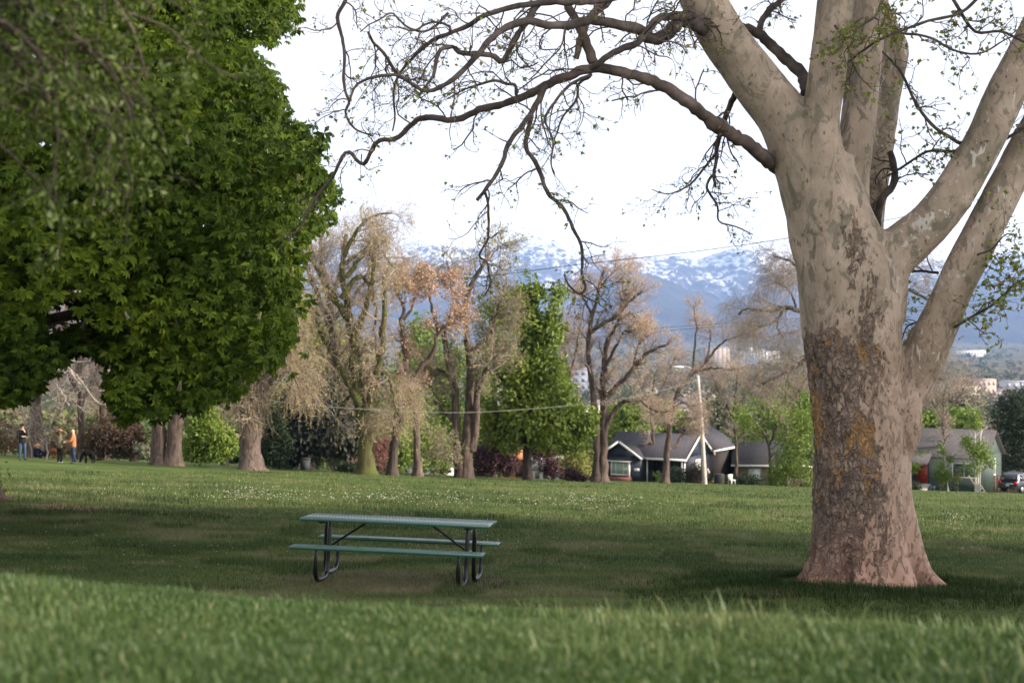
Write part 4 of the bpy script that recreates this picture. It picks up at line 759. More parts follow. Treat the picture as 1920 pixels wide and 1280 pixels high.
# ------------------------------------------------------------------ people and dogs
def skin(name, pts, edges, rad, mat, parent, sub=1):
    me = bpy.data.meshes.new(name); me.from_pydata([tuple(p) for p in pts], edges, []); o = bpy.data.objects.new(name, me); COL.objects.link(o)
    m = o.modifiers.new('skin', 'SKIN'); m.use_smooth_shade = True
    for i, r in enumerate(rad):
        sv = me.skin_vertices[0].data[i]; r = r if np.ndim(r) else (r, r); sv.radius = r; sv.use_root = (i == 0)
    s_ = o.modifiers.new('sub', 'SUBSURF'); s_.levels = s_.render_levels = sub
    me2 = bake(o); me2.attributes.new('rnd', 'FLOAT', 'POINT'); return mesh_obj(name, me2, mat, parent)
def chain(js, parent_pts=None):
    return list(range(len(js)))
def person(loc, rz, label, arms, legs, top_m, leg_m, shoe_m, hair_m, hat=None, coat_len=.86, tilt=0, group=None, hairlong=False, H=1.75):
    """standing figure facing local -Y; arms = (left elbow, left wrist, left tip, right elbow, ...); legs likewise"""
    e = empty('person', loc, label, 'person', group, rz); e.scale = (H/1.75,)*3
    sh = [(-.185, 0, 1.42), (.185, 0, 1.42)]; hp = [(-.095, 0, .90), (.095, 0, .90)]
    P = [(0,0,.95),(0,.01,1.12),(0,.01,1.30),(0,.01,1.43),(0,0,1.52),(0,-.02,1.585),(0,-.01,1.66),(0,.0,1.735)]; Rr = [(.12,.09),(.11,.085),(.13,.09),(.09,.07),.052,(.066,.075),(.077,.094),(.055,.07)]
    E = [(i, i+1) for i in range(7)]
    P += [(0,-.118,1.635)]; Rr += [.014]; E += [(6, 8)]                                     # nose
    TP = P[:4]; TR_ = [(.165,.13),(.15,.12),(.175,.13),(.11,.09)]; TE = [(0,1),(1,2),(2,3)]
    TP = [(0, 0, coat_len-.10)]+TP; TR_ = [(.20,.16)]+[(.19,.15),(.175,.14)]+TR_[2:]; TE = [(0,1),(1,2),(2,3),(3,4)]
    for s_i in (0, 1):
        el, wr, ti = arms[s_i]; b0 = len(P); P += [sh[s_i], el, wr, ti]; Rr += [.062, .046, .032, .026]; E += [(3, b0), (b0, b0+1), (b0+1, b0+2), (b0+2, b0+3)]
        dv = nrm(np.array(ti)-np.array(wr)); sv = nrm(np.cross(dv, (0.1, .2, 1))); q0 = len(P)
        for f_ in range(5):
            off = (f_-2)*.016; ln = [.05,.075,.08,.075,.06][f_]; P.append(tuple(np.array(ti)+sv*off*1.5+dv*ln*(.4 if f_ == 0 else .9))); Rr.append(.008); E.append((b0+3, len(P)-1))
        b1 = len(TP); TP += [sh[s_i], el, tuple(np.array(wr)*.92+np.array(el)*.08)]; TR_ += [.078, .062, .048]; TE += [(4, b1), (b1, b1+1), (b1+1, b1+2)]
    LP_ = [(0,0,.98),(0,0,.90)]; LR_ = [(.16,.125),(.155,.125)]; LE = [(0,1)]
    for s_i in (0, 1):
        kn, an, to = legs[s_i]; b0 = len(P); P += [hp[s_i], kn, an, to]; Rr += [.088, .056, .038, .03]; E += [(0, b0), (b0, b0+1), (b0+1, b0+2), (b0+2, b0+3)]
        b1 = len(LP_); LP_ += [hp[s_i], kn, tuple(np.array(an)+np.array([0,0,-.02]))]; LR_ += [.105, .075, .06]; LE += [(1, b1), (b1, b1+1), (b1+1, b1+2)]
    skin('body', P, E, Rr, M['skin'], e); skin('top', TP, TE, TR_, top_m, e); skin('trousers', LP_, LE, LR_, leg_m, e)
    for s_i in (0, 1):
        kn, an, to = legs[s_i]; a_ = np.array(an); t_ = np.array(to); a_[2] = .05; t_[2] = .04
        skin('shoe', [tuple(a_*1.08-t_*.08), tuple((a_+t_)/2), tuple(t_*1.1-a_*.1)], [(0,1),(1,2)], [(.05,.05),(.052,.042),(.042,.03)], shoe_m, e)
    b = MB(); b.ball((0, .022, 1.672), (.088, .098, .098), 12, 8)
    if hairlong: b.ball((0, .06, 1.58), (.085, .06, .14), 10, 8)
    if hair_m: b.build('hair', hair_m, e, True, True)
    if hat:
        b = MB(); b.ball((0, .0, 1.71), (.098, .112, .075), 12, 8); b.add([(-.085,-.09,1.70),(.085,-.09,1.70),(.07,-.20,1.69),(-.07,-.20,1.69),(-.085,-.09,1.685),(.085,-.09,1.685),(.07,-.20,1.675),(-.07,-.20,1.675)], [(0,1,2,3),(7,6,5,4),(0,3,7,4),(1,5,6,2),(2,6,7,3)])
        b.build('cap', hat, e, True, True)
    for s_ in (-1, 1): b = MB(); b.ball((s_*.032,-.092,1.665), .012, 6, 5); b.build('eye', plain('eye', (.03,.02,.02), .3), e, True, True)
    b = MB(); b.box(-.026, .026, -.108, -.095, 1.592, 1.600); b.build('mouth', plain('lip', (.25,.09,.08), .6), e, False, True)
    return e
cl_ = lambda n_, c: plain(n_, c, .9, .1, 0, .2, 8)
std = [((-.11,-.03,.50), (-.12,0,.07), (-.14,-.15,.03)), ((.11,-.02,.50), (.12,.02,.07), (.15,-.13,.03))]
person(gpx(42, 862.5), math.radians(28), 'person in black cap, black jacket and blue jeans standing with one hand at the chin', [((-.24,-.06,1.15),(-.02,-.22,1.16),(.08,-.22,1.17)), ((.22,-.12,1.17),(.07,-.19,1.40),(.03,-.16,1.50))], std,
       cl_('black_fleece', (.012,.013,.015)), cl_('blue_denim', (.038,.058,.095)), cl_('dark_leather', (.02,.018,.016)), cl_('grey_beard', (.12,.09,.08)), cl_('black_cap', (.012,.012,.014)), H=1.80)
person(gpx(112, 868), math.radians(170), 'person in olive jumper, black leggings and white shoes with both hands raised to the head', [((-.40,-.02,1.60),(-.13,.0,1.74),(-.07,.02,1.78)), ((.40,-.02,1.60),(.13,.0,1.74),(.07,.02,1.78))],
       [((-.085,-.02,.50), (-.075,0,.07), (-.085,-.15,.03)), ((.085,-.02,.50), (.075,.02,.07), (.085,-.13,.03))],
       cl_('olive_knit', (.115,.105,.065)), cl_('black_leggings', (.010,.010,.012)), cl_('white_shoes', (.72,.72,.70)), cl_('brown_hair', (.07,.04,.025)), hairlong=True, H=1.60)
person(gpx(137.5, 869), math.radians(-75), 'person with shaved head, orange shirt and navy trousers facing the olive jumper', [((-.23,-.12,1.14),(-.14,-.36,1.13),(-.12,-.44,1.14)), ((.23,-.12,1.14),(.12,-.36,1.10),(.10,-.44,1.09))],
       [((-.11,-.06,.50), (-.12,-.02,.07), (-.13,-.17,.03)), ((.11,.0,.50), (.11,.12,.07), (.12,-.02,.03))],
       cl_('orange_shirt', (.33,.13,.065)), cl_('navy_trousers', (.020,.028,.060)), cl_('dark_trainers', (.06,.06,.06)), None, H=1.70)
# seated figure with a straw hat, seen from behind over the rise
sl_ = px(69.5, 852, 79.0); sl_[2] = float(ground(sl_[0], sl_[1])); e = empty('person', sl_, 'person in navy jacket and tan straw hat sitting on the grass with back turned', 'person', None, math.radians(150))
skin('body', [(0,0,.12),(0,.03,.32),(0,.02,.50),(0,-.02,.60),(0,-.05,.72),(-.1,-.2,.2),(-.14,-.5,.4),(-.14,-.75,.06),(.1,-.2,.2),(.14,-.5,.4),(.14,-.75,.06),(-.18,0,.52),(-.24,-.2,.32),(-.12,-.42,.36),(.18,0,.52),(.24,-.2,.32),(.12,-.42,.36)],
     [(0,1),(1,2),(2,3),(3,4),(0,5),(5,6),(6,7),(0,8),(8,9),(9,10),(2,11),(11,12),(12,13),(2,14),(14,15),(15,16)], [.15,.14,.12,.055,.085,.09,.065,.045,.09,.065,.045,.06,.045,.035,.06,.045,.035], M['skin'], e)
skin('jacket', [(0,0,.08),(0,.03,.32),(0,.02,.64),(-.19,0,.52),(-.25,-.2,.32),(-.13,-.40,.36),(.19,0,.52),(.25,-.2,.32),(.13,-.40,.36)], [(0,1),(1,2),(2,3),(3,4),(4,5),(2,6),(6,7),(7,8)], [(.24,.18),(.23,.18),(.15,.13),.085,.065,.05,.085,.065,.05], cl_('navy_jacket', (.010,.013,.028)), e)
skin('trousers', [(0,0,.12),(-.1,-.2,.2),(-.14,-.5,.41),(-.14,-.74,.08),(.1,-.2,.2),(.14,-.5,.41),(.14,-.74,.08)], [(0,1),(1,2),(2,3),(0,4),(4,5),(5,6)], [(.17,.13),.10,.08,.065,.10,.08,.065], cl_('black_leggings', (.010,.010,.012)), e)
b = MB(); b.ball((0,-.05,.80), (.10,.11,.085), 12, 8); A = np.arange(20)*2*PI/20
b.add(np.vstack([np.stack([.10*np.cos(A), -.05+.10*np.sin(A), np.full(20, .785)], 1), np.stack([.23*np.cos(A), -.05+.23*np.sin(A), .755+.02*np.cos(2*A)], 1)]), [(i, (i+1) % 20, 20+(i+1) % 20, 20+i) for i in range(20)])
o = b.build('hat', cl_('tan_straw', (.42,.24,.10)), e, True, True); o.modifiers.new('thick', 'SOLIDIFY').thickness = .012
def dog(loc, rz, label, mat, headdown=True, s=1.):
    e = empty('dog', loc, label, 'dog', None, rz); e.scale = (s,)*3
    P = [(0,.30,.50),(0,.10,.47),(0,-.18,.48),(0,-.33,.53)]; Rr = [(.15,.16),(.15,.17),(.16,.20),(.13,.16)]; E = [(0,1),(1,2),(2,3)]
    hd = [(0,-.46,.42),(0,-.55,.26),(0,-.60,.14),(0,-.63,.05)] if headdown else [(0,-.44,.60),(0,-.52,.68),(0,-.60,.66),(0,-.68,.63)]
    b0 = len(P); P += hd; Rr += [.10,.105,.07,.045]; E += [(3,b0),(b0,b0+1),(b0+1,b0+2),(b0+2,b0+3)]
    for s_ in (-1, 1): P.append(tuple(np.array(hd[1])+np.array([s_*.085, .06, .0 if headdown else .02]))); Rr.append(.022); E.append((b0+1, len(P)-1))      # ears
    for s_ in (-1, 1):
        dy = .05*s_
        b1 = len(P); P += [(s_*.08,-.22,.42),(s_*.085,-.20+dy,.25),(s_*.085,-.22+dy,.04),(s_*.085,-.26+dy,.02)]; Rr += [.075,.05,.036,.034]; E += [(2,b1),(b1,b1+1),(b1+1,b1+2),(b1+2,b1+3)]
        b1 = len(P); P += [(s_*.08,.27,.40),(s_*.085,.20-dy,.27),(s_*.085,.33-dy,.16),(s_*.085,.29-dy,.03),(s_*.085,.25-dy,.02)]; Rr += [.10,.065,.04,.034,.034]; E += [(0,b1),(b1,b1+1),(b1+1,b1+2),(b1+2,b1+3),(b1+3,b1+4)]
    b1 = len(P); P += [(0,.44,.52),(0,.54,.42),(0,.58,.30)]; Rr += [.035,.022,.014]; E += [(0,b1),(b1,b1+1),(b1+1,b1+2)]
    P = [(p_[0], p_[1]*.70, p_[2]*1.04) for p_ in P]; hd = [(p_[0], p_[1]*.70, p_[2]*1.04) for p_ in hd]; skin('body', P, E, Rr, mat, e)
    h_ = np.array(hd[1])
    for s_ in (-1, 1): b = MB(); b.ball(tuple(h_+np.array([s_*.05,-.05,.0])), .012, 6, 5); b.build('eye', plain('eye', (.03,.02,.02), .3), e, True, True)
    n_ = np.array(hd[3]); b = MB(); b.ball(tuple(n_+np.array([0,-.02,.005])), .022, 8, 6); b.build('nose', plain('dog_nose', (.01,.01,.01), .4), e, True, True)
dog(gpx(167, 868.5), math.radians(-85), 'black dog sniffing the lawn with its head down', cl_('black_fur', (.004,.004,.004)), True, 1.02)
dog(gpx(102, 859), math.radians(-100), 'rust brown dog half hidden behind the olive jumper', cl_('rust_fur', (.16,.055,.025)), True, .95)

# ------------------------------------------------------------------ navy house
def rot(loc, a, base):
    ca, sa = math.cos(a), math.sin(a)
    return lambda v: np.stack([base[0]+ca*v[:,0]-sa*v[:,1], base[1]+sa*v[:,0]+ca*v[:,1], base[2]+v[:,2]], 1)
def gable_roof(b, x0, x1, y0, y1, ze, zr, ov=.3, th=.14, axis='x'):
    """two thick slopes meeting at a ridge"""
    if axis == 'x':
        ym = (y0+y1)/2; sl2 = (zr-ze)/(ym-y0)
        b.prism([(y0-ov, ze-ov*sl2), (ym, zr), (ym, zr+th), (y0-ov, ze-ov*sl2+th)], x0-ov, x1+ov, 0)
        b.prism([(y1+ov, ze-ov*sl2), (y1+ov, ze-ov*sl2+th), (ym+.001, zr+th), (ym+.001, zr)], x0-ov, x1+ov, 0)
    else:
        xm = (x0+x1)/2; sl2 = (zr-ze)/(xm-x0)
        b.prism([(x0-ov, ze-ov*sl2), (xm, zr), (xm, zr+th), (x0-ov, ze-ov*sl2+th)], y0-ov, y1+ov, 1)
        b.prism([(x1+ov, ze-ov*sl2), (x1+ov, ze-ov*sl2+th), (xm+.001, zr+th), (xm+.001, zr)], y0-ov, y1+ov, 1)
def siding(name, c, row=.16):
    k = NT(name); oc = k.co(); z = k.sep(oc)[2]; wv = k.math('FRACT', k.math('DIVIDE', z, row)); c = np.array(c)
    col = k.mix(k.ramp(wv, (.0, .7), (.10, 0.)), k.ramp(k.noise(oc, 2, 4), (.3, tuple(c*.85)), (.7, tuple(c*1.15))), tuple(c*.45))
    return k.bsdf(col, .6, .3, k.bump(wv, .6, .03))
def shingle(name, c):
    k = NT(name); oc = k.co(); c = np.array(c); n_ = k.noise(k.co('Object', (1, 1, 2)), 5, 6, .7); n2_ = k.noise(oc, .6, 3)
    col = k.mix(k.ramp(n2_, (.35, 0.), (.65, .35)), k.ramp(n_, (.3, tuple(c*.65)), (.7, tuple(c*1.4))), tuple(c*1.25)); return k.bsdf(col, .95, .1, k.bump(n_, .6, .04))
m_navy = siding('navy_siding', (.013,.019,.036)); m_slate = shingle('slate_shingles', (.050,.049,.057)); m_glass = plain('window_glass', (.05,.07,.07), .08, .6, 0, .3, 1.5); m_dk = plain('dark_recess', (.012,.012,.014), .9, .1)
m_blind = siding('pale_shutter_slats', (.34,.42,.38), .09); m_brick = plain('red_brick_base', (.17,.075,.06), .9, .1, 0, .4, 6)
def window(par, x0, x1, z0, z1, y, fm, gm, mull=(.33, .67), name='window', side=False, bars=()):
    """frame proud of the wall with glazing bars; on a wall facing -Y (or +X when side)"""
    f = MB(); t_ = .085
    def bx(b_, a0, a1, c0, c1, e0, e1):
        if side: b_.box(y-e1, y-e0, a0, a1, c0, c1)
        else: b_.box(a0, a1, y+e0, y+e1, c0, c1)
    bx(f, x0, x1, z1-t_, z1, -.06, .04); bx(f, x0, x1, z0, z0+t_, -.08, .04); bx(f, x0, x0+t_, z0+t_, z1-t_, -.06, .04); bx(f, x1-t_, x1, z0+t_, z1-t_, -.06, .04)
    for m_ in mull: xm = x0+(x1-x0)*m_; bx(f, xm-.025, xm+.025, z0+t_, z1-t_, -.045, .04)
    for m_ in bars: zm = z0+(z1-z0)*m_; bx(f, x0+t_, x1-t_, zm-.02, zm+.02, -.043, .04)
    o = f.build(name, fm, par, False, True); p = MB(); bx(p, x0+.04, x1-.04, z0+.04, z1-.04, -.022, .03); p.build('pane', gm, o, False, True); return o
hb = px(1284, 912, 133.5); hb[2] = float(ground(hb[0], hb[1]))-.15
hz = math.radians(-30); nav = empty('navy_house', hb, 'dark navy cottage with slate roof and white trimmed gables', 'house', None, hz)
b = MB()                                                           # local: x along the front (front faces -Y), right front corner at the origin
b.box(-8.2, -.002, .9, 6.4, 0, 2.45); b.box(-.15, .0, .0, .9, 1.95, 2.45)
b.prism([(.0, 2.45), (6.4, 2.45), (3.2, 4.35)], -8.2, -.003, 0)
b.box(-8.4, -4.15, -1.0, .95, 0, 2.35); b.prism([(-8.4, 2.35), (-4.15, 2.35), (-6.275, 3.75)], -1.0, 1.6, 1)
b.box(-4.15, -.1, .0, .9, 2.25, 2.45)
b.build('wall', m_navy, nav, False, True)
b = MB(); gable_roof(b, -8.2, 0, .0, 6.4, 2.45, 4.35, .28); b.build('roof', m_slate, nav, False, True)
b = MB(); gable_roof(b, -8.4, -4.15, -1.0, 3.2, 2.35, 3.75, .22, .12, 'y'); rf = b.build('roof', m_slate, nav, False, True)
vp = MB(); vp.tubes(cat([(-4.6, 1.9, 3.4), (-4.6, 1.9, 4.55)], 3), np.full(3, .09), 10, cap=True); vp.tubes(cat([(-4.6,1.9,4.53),(-4.6,1.9,4.7)],3), np.array([.17,.17,.1]), 10, cap=True); vp.build('chimney', plain('grey_flue', (.22,.22,.23), .5), rf, True, True)
t_ = MB()                                                          # white bargeboards and fascia
def barge(b, x, y, z, x2, y2, z2, w_=.20, th=.06):
    A = np.array([(x, y, z), (x2, y2, z2)], float); d_ = nrm(A[1]-A[0]); n_ = nrm(np.cross(d_, (0, 0, 1))); up = np.cross(n_, d_)
    V = [A[i]+n_*s_*th/2+up*h_ for i in (0, 1) for s_ in (-1, 1) for h_ in (0, w_)]
    b.add(V, [(0,1,3,2),(4,6,7,5),(0,4,5,1),(2,3,7,6),(0,2,6,4),(1,5,7,3)])
barge(t_, -8.65, -1.26, 2.15, -6.275, -1.26, 3.72); barge(t_, -6.275, -1.26, 3.72, -3.9, -1.26, 2.15)
barge(t_, .32, -.30, 2.22, .32, 3.2, 4.34); barge(t_, .32, 3.2, 4.34, .32, 6.7, 2.22)
t_.box(-3.92, .34, -.40, -.30, 2.16, 2.36); t_.box(-8.48, -8.40, -1.06, -.98, 0, 2.2)
t_.build('trim', M['white_paint'], nav, False, True)
b = MB()
for xx in (-.32, -.06): b.box(xx-.06, xx+.06, .02, .14, 0, 2.25)
b.box(-3.95, -3.85, .02, .12, 0, 2.25); b.build('porch_post', M['white_paint'], nav, False, True)
window(nav, -7.2, -5.35, .62, 1.95, -1.0, M['white_paint'], m_blind, (.28, .72), 'window')
b = MB(); b.prism([(-1.42, 2.02), (-1.0, 2.02), (-1.0, 2.28)], -7.5, -5.0, 0); b.build('window_hood', m_slate, nav, False, True)
b = MB(); b.box(-7.55, -4.95, -1.46, -1.02, 1.95, 2.02); b.box(-5.2, -5.06, -1.40, -1.28, .5, 1.95); b.build('hood_trim', M['white_paint'], nav, False, True)
b = MB(); b.box(-7.4, -4.95, -1.45, -1.002, 0, .5); b.build('brick_base', m_brick, nav, False, True)
b = MB(); b.box(-4.75, -4.22, -1.03, -1.0, 1.1, 1.35); b.build('number_plaque', M['white_paint'], nav, False, True)
window(nav, -2.3, -.9, .75, 1.95, .9, plain('dark_window_frame', (.03,.035,.04), .5), m_glass, (.5,), 'window')
b = MB(); b.box(-3.6, -2.75, .85, .93, .15, 2.15); b.build('door', m_dk, nav, False, True)
window(nav, 2.6, 3.7, .9, 2.1, 0, M['white_paint'], m_blind, (.5,), 'window', True, (.33, .66))
b = MB(); b.box(.0, .16, 4.3, 4.6, .7, 1.4); b.box(.0, .12, 5.4, 5.6, .6, 1.0); b.box(.0, .12, 5.75, 5.9, .5, .75); b.build('meter_box', plain('meter_grey', (.45,.45,.44), .5), nav, False, True)
# rear wing
b = MB(); b.box(-6.0, .15, 6.402, 12.5, 0, 2.9); b.build('rear_wall', plain('brown_brick_wall', (.035,.031,.032), .9, .1, 0, .3, 5), nav, False, True)
b = MB(); gable_roof(b, -6.0, .15, 6.2, 12.5, 2.9, 4.75, .3, .14, 'y'); rw = b.build('roof', m_slate, nav, False, True)
b = MB(); b.box(.46, .58, 5.9, 12.85, 2.58, 2.76); b.build('gutter', M['white_paint'], rw, False, True)

# low garage between the navy house and the green trees
gb = px(1402, 914, 141); gb[2] = float(ground(gb[0], gb[1]))-.1
gar = empty('tan_garage', gb, 'low tan bungalow with grey roof and white fascia half hidden by green trees', 'house', None, math.radians(-8))
b = MB(); b.box(-1.2, 6.5, 0, 6, 0, 2.35); b.build('wall', plain('tan_render', (.19,.15,.11), .9, .1), gar, False, True)
b = MB(); gable_roof(b, -1.2, 6.5, 0, 6, 2.35, 4.2, .4); b.build('roof', shingle('warm_grey_shingles', (.07,.067,.068)), gar, False, True)
b = MB(); b.box(-1.65, 6.9, -.52, -.42, 2.02, 2.2); b.build('trim', M['white_paint'], gar, False, True)
window(gar, .05, 1.35, .75, 1.85, 0, plain('grey_frame', (.25,.25,.24), .5), plain('pale_blind', (.45,.52,.52), .4), (), 'window')

# ------------------------------------------------------------------ green house
hb = px(1846, 923, 134); hb[2] = float(ground(hb[0], hb[1]))-.1
gh = empty('green_house', hb, 'sage green clapboard house with grey brown roof and red front door', 'house', None, math.radians(-31))
m_green = siding('green_clapboard', (.040,.062,.053), .28); m_roof2 = shingle('grey_brown_shingles', (.060,.057,.060))
b = MB(); b.box(-15, 0, 0, 7.2, 0, 3.35); b.prism([(0, 3.35), (7.2, 3.35), (3.6, 5.6)], -15, -.002, 0); b.build('wall', m_green, gh, False, True)
b = MB(); gable_roof(b, -15, 0, 0, 7.2, 3.35, 5.6, .35, .12); b.prism([(-1.6, 2.55), (.0, 3.42), (.0, 3.56), (-1.6, 2.69)], -11.5, -4.9, 0); b.build('roof', m_roof2, gh, False, True)
b = MB(); b.box(-11.4, -7.5, -.6, -.002, 0, 2.9); b.build('porch_wall', m_green, gh, False, True)
b = MB(); b.box(-6.45, -5.30, -.05, .03, .62, 2.78); d_ = b.build('door', plain('red_door_paint', (.19,.022,.008), .5, .3), gh, False, True)
b = MB(); b.ball((-5.45, -.10, 1.6), .05, 8, 6); b.build('handle', plain('brass', (.5,.35,.12), .3, .5, 1), d_, True, True)
b = MB(); b.box(-6.62, -6.45, -.04, .03, .62, 2.9); b.box(-5.30, -5.14, -.04, .03, .62, 2.9); b.build('door_frame', plain('dark_green_trim', (.03,.05,.04), .6), gh, False, True)
b = MB()
for i in range(4): b.box(-6.9, -5.0, -.55-.42*(i+1), -.55-.42*i-.001, -.3, .50-.15*i)
b.box(-6.9, -5.0, -.55, -.06, -.3, .62); b.box(-7.3, -5.6, -3.6, -2.25, -.3, -.03); b.build('steps', plain('concrete', (.30,.28,.26), .9, .1), gh, False, True)
b = MB(); A = cat([(-7.2,-1.0,.6),(-7.2,-1.0,1.25),(-7.1,-1.0,1.45),(-6.95,-1.0,1.45),(-6.85,-1.0,1.25),(-6.85,-1.0,.6)], 20); b.tubes(A, np.full(20, .03), 6); b.build('hand_rail', M['white_paint'], gh, True, True)
window(gh, -3.0, -.75, 1.35, 2.75, 0, M['white_paint'], m_glass, (.5,), 'window'); window(gh, 3.6, 4.4, 1.35, 2.95, 0, M['white_paint'], m_glass, (), 'window', True)
b = MB(); b.box(0, .03, 3.3, 3.75, 4.35, 5.0); b.build('vent', m_dk, gh, False, True)
b = MB(); b.box(-.9, -.82, -.06, .0, .2, 1.5); b.build('downpipe', M['white_paint'], gh, False, True)
pl = gh.matrix_world  # planters beside the steps
mv = rot(None, math.radians(-31), hb)
def at_house(p): return mv(np.array([p], float))[0]
for p_, c_, lb in [((-7.35,-.9,.0), (.62,.60,.57), 'white plant pot left of the red door steps'), ((-4.6,-1.0,.0), (.10,.12,.16), 'blue grey plant pot right of the red door steps')]:
    w_ = at_house(p_); b = MB(); b.tubes(w_+cat([(0,0,0),(0,0,.3),(0,0,.52)], 6), np.array([.20,.22,.25,.27,.29,.29]), 12, cap=True); o = b.build('plant_pot', plain('pot_%d' % int(c_[0]*99), c_, .6), None, True); tag(o, lb, 'plant pot')
w_ = at_house((-.1, -1.4, 0)); b = MB()
for s_ in (0, .55): b.add([w_+np.array(q_) for q_ in ((s_,0,0),(s_+.14,0,0),(s_-.95+.14,.6,1.75),(s_-.95,.6,1.75),(s_,.06,0),(s_+.14,.06,0),(s_-.95+.14,.66,1.75),(s_-.95,.66,1.75))], [(0,1,2,3),(7,6,5,4),(0,4,5,1),(1,5,6,2),(2,6,7,3),(3,7,4,0)])
for i in range(5):
    f_ = .12+.17*i; b.box(w_[0]-.95*f_+.1, w_[0]-.95*f_+.6, w_[1]+.6*f_+.01, w_[1]+.6*f_+.05, w_[2]+1.75*f_, w_[2]+1.75*f_+.07)
tag(b.build('wooden_ladder', plain('weathered_wood', (.22,.18,.15), .9, .1)), 'weathered wooden ladder leaning on the green house corner', 'ladder')
# fence behind the car
fb = px(1893, 916, 137); fb[2] = float(ground(fb[0], fb[1])); fe = empty('wooden_fence', fb, 'grey brown board fence behind the dark car', 'fence')
b = MB()
for i in range(44): b.box(-1.8+.16*i, -1.8+.16*i+.15, .02*(i % 2), .03+.02*(i % 2), 0, 1.75+.04*math.sin(i*2.3))
b.build('boards', plain('fence_boards', (.13,.105,.085), .9, .1, 0, .4, 5), fe, False, True)
for i in range(4):
    b = MB(); b.box(-1.7+2.2*i, -1.58+2.2*i, .055, .17, 0, 1.8); b.build('post', plain('fence_boards', (.13,.105,.085)), fe, False, True)

# ------------------------------------------------------------------ parked car
cb_ = px(1889, 929.5, 124); cb_[2] = float(ground(cb_[0], cb_[1])); car = empty('parked_car', cb_, 'dark blue sport utility car parked with its red tail lights showing', 'car', None, math.radians(-50))
# local: rear at y=0, front at +y, width along x
st = [(-.02,.62,.98,None),(.0,.45,1.0,1.02),(.10,.38,1.02,1.06),(.35,.36,1.04,1.62),(.8,.36,1.04,1.70),(2.2,.36,1.02,1.72),(2.75,.36,1.02,1.66),(3.45,.36,1.02,1.10),(4.2,.38,.96,.99),(4.6,.42,.85,.87),(4.72,.5,.75,.77)]
b = MB(); V = []
for y_, zb, zbelt, zr in st:
    zr = zr or zbelt+.005; wl, wr_ = (.93, .70) if y_ > .05 and y_ < 4.5 else (.86, .68)
    V += [(-wl+.05, y_, zb), (-wl, y_, zb+.2), (-wl, y_, zbelt), (-wr_-(.14 if zr-zbelt < .2 else 0), y_, zr), (wr_+(.14 if zr-zbelt < .2 else 0), y_, zr), (wl, y_, zbelt), (wl, y_, zb+.2), (wl-.05, y_, zb)]
n_ = len(st); q = [(i*8+j, i*8+(j+1) % 8, (i+1)*8+(j+1) % 8, (i+1)*8+j) for i in range(n_-1) for j in range(8)]+[(0,1,2,7),(2,5,6,7),(2,3,4,5)]+[((n_-1)*8+a for a in (7,6,1,0)), ((n_-1)*8+a for a in (6,5,2,1)), ((n_-1)*8+a for a in (5,4,3,2))]
q = [tuple(x) for x in q]; b.add(V, q); o = b.build('body', plain('dark_blue_car_paint', (.010,.013,.026), .4, .4, .0, .05, 3, 0, .15), car, True, True)
m_ = o.modifiers.new('bevel', 'BEVEL'); m_.width = .05; m_.segments = 2; m_.limit_method = 'ANGLE'; m_.angle_limit = .6
cg = plain('car_glass', (.008,.010,.012), .06, .7)
b = MB(); b.add([(-.72,.065,1.10),(.72,.065,1.10),(.62,.325,1.58),(-.62,.325,1.58)], [(0,1,2,3)]); o = b.build('rear_window', cg, car, False, True); o.modifiers.new('t', 'SOLIDIFY').thickness = .03; o.location = (0, -.03, .03)
for s_ in (-1, 1):
    for (y0_, y1_, y2_, y3_) in ((.55,1.45,1.40,.70),(1.53,2.45,2.40,1.50),(2.53,3.25,2.72,2.50)):
        b = MB(); b.add([(s_*.94,y0_,1.09),(s_*.94,y1_,1.09),(s_*.765,y2_,1.56),(s_*.765,y3_,1.56)], [(0,1,2,3)]); o = b.build('side_window', cg, car, False, True); o.modifiers.new('t', 'SOLIDIFY').thickness = .02; o.location = (s_*.012, 0, 0)
    k_ = MB(); k_.box(s_*.90-(.30 if s_ > 0 else 0), s_*.90+(.30 if s_ < 0 else 0), -.05, .12, .80, 1.02); k_.build('tail_light', plain('red_lens', (.55,.012,.012), .2, .5), car, False, True)
    for y_ in (.85, 3.75):
        wz = MB(); wz.tubes(np.array([[(s_*.70, y_, .34), (s_*.74, y_, .34), (s_*.90, y_, .34), (s_*.93, y_, .34)]]), np.array([[.30,.345,.345,.31]]), 22, cap=True); wo = wz.build('wheel', plain('tyre', (.015,.015,.015), .9), car, True, True)
        rm = MB(); rm.tubes(np.array([[(s_*.925, y_, .34), (s_*.935, y_, .34), (s_*.945, y_, .34)]]), np.array([[.21,.21,.16]]), 16, cap=True); rm.build('rim', plain('alloy', (.35,.35,.36), .35, .5, .8), wo, True, True)
    b = MB(); b.box(s_*1.0-.09, s_*1.0+.09, 2.95, 3.1, 1.05, 1.2); b.build('mirror', plain('dark_blue_car_paint', (.01,.01,.02)), car, False, True)
b = MB(); b.box(-.58, .58, -.04, .02, .80, .86); b.build('chrome_strip', plain('chrome', (.75,.75,.75), .15, .5, 1), car, False, True)
b = MB(); b.box(-.17, .17, -.05, .02, .60, .74); b.build('number_plate', plain('plate', (.50,.52,.56), .5), car, False, True)
b = MB(); b.box(-.86, .86, -.09, .10, .40, .58); b.build('bumper', plain('bumper_plastic', (.02,.021,.025), .6), car, False, True)
b = MB(); b.box(-.68, -.63, .9, 2.5, 1.73, 1.77); b.box(.63, .68, .9, 2.5, 1.73, 1.77); b.build('roof_rail', M['black_metal'], car, False, True)

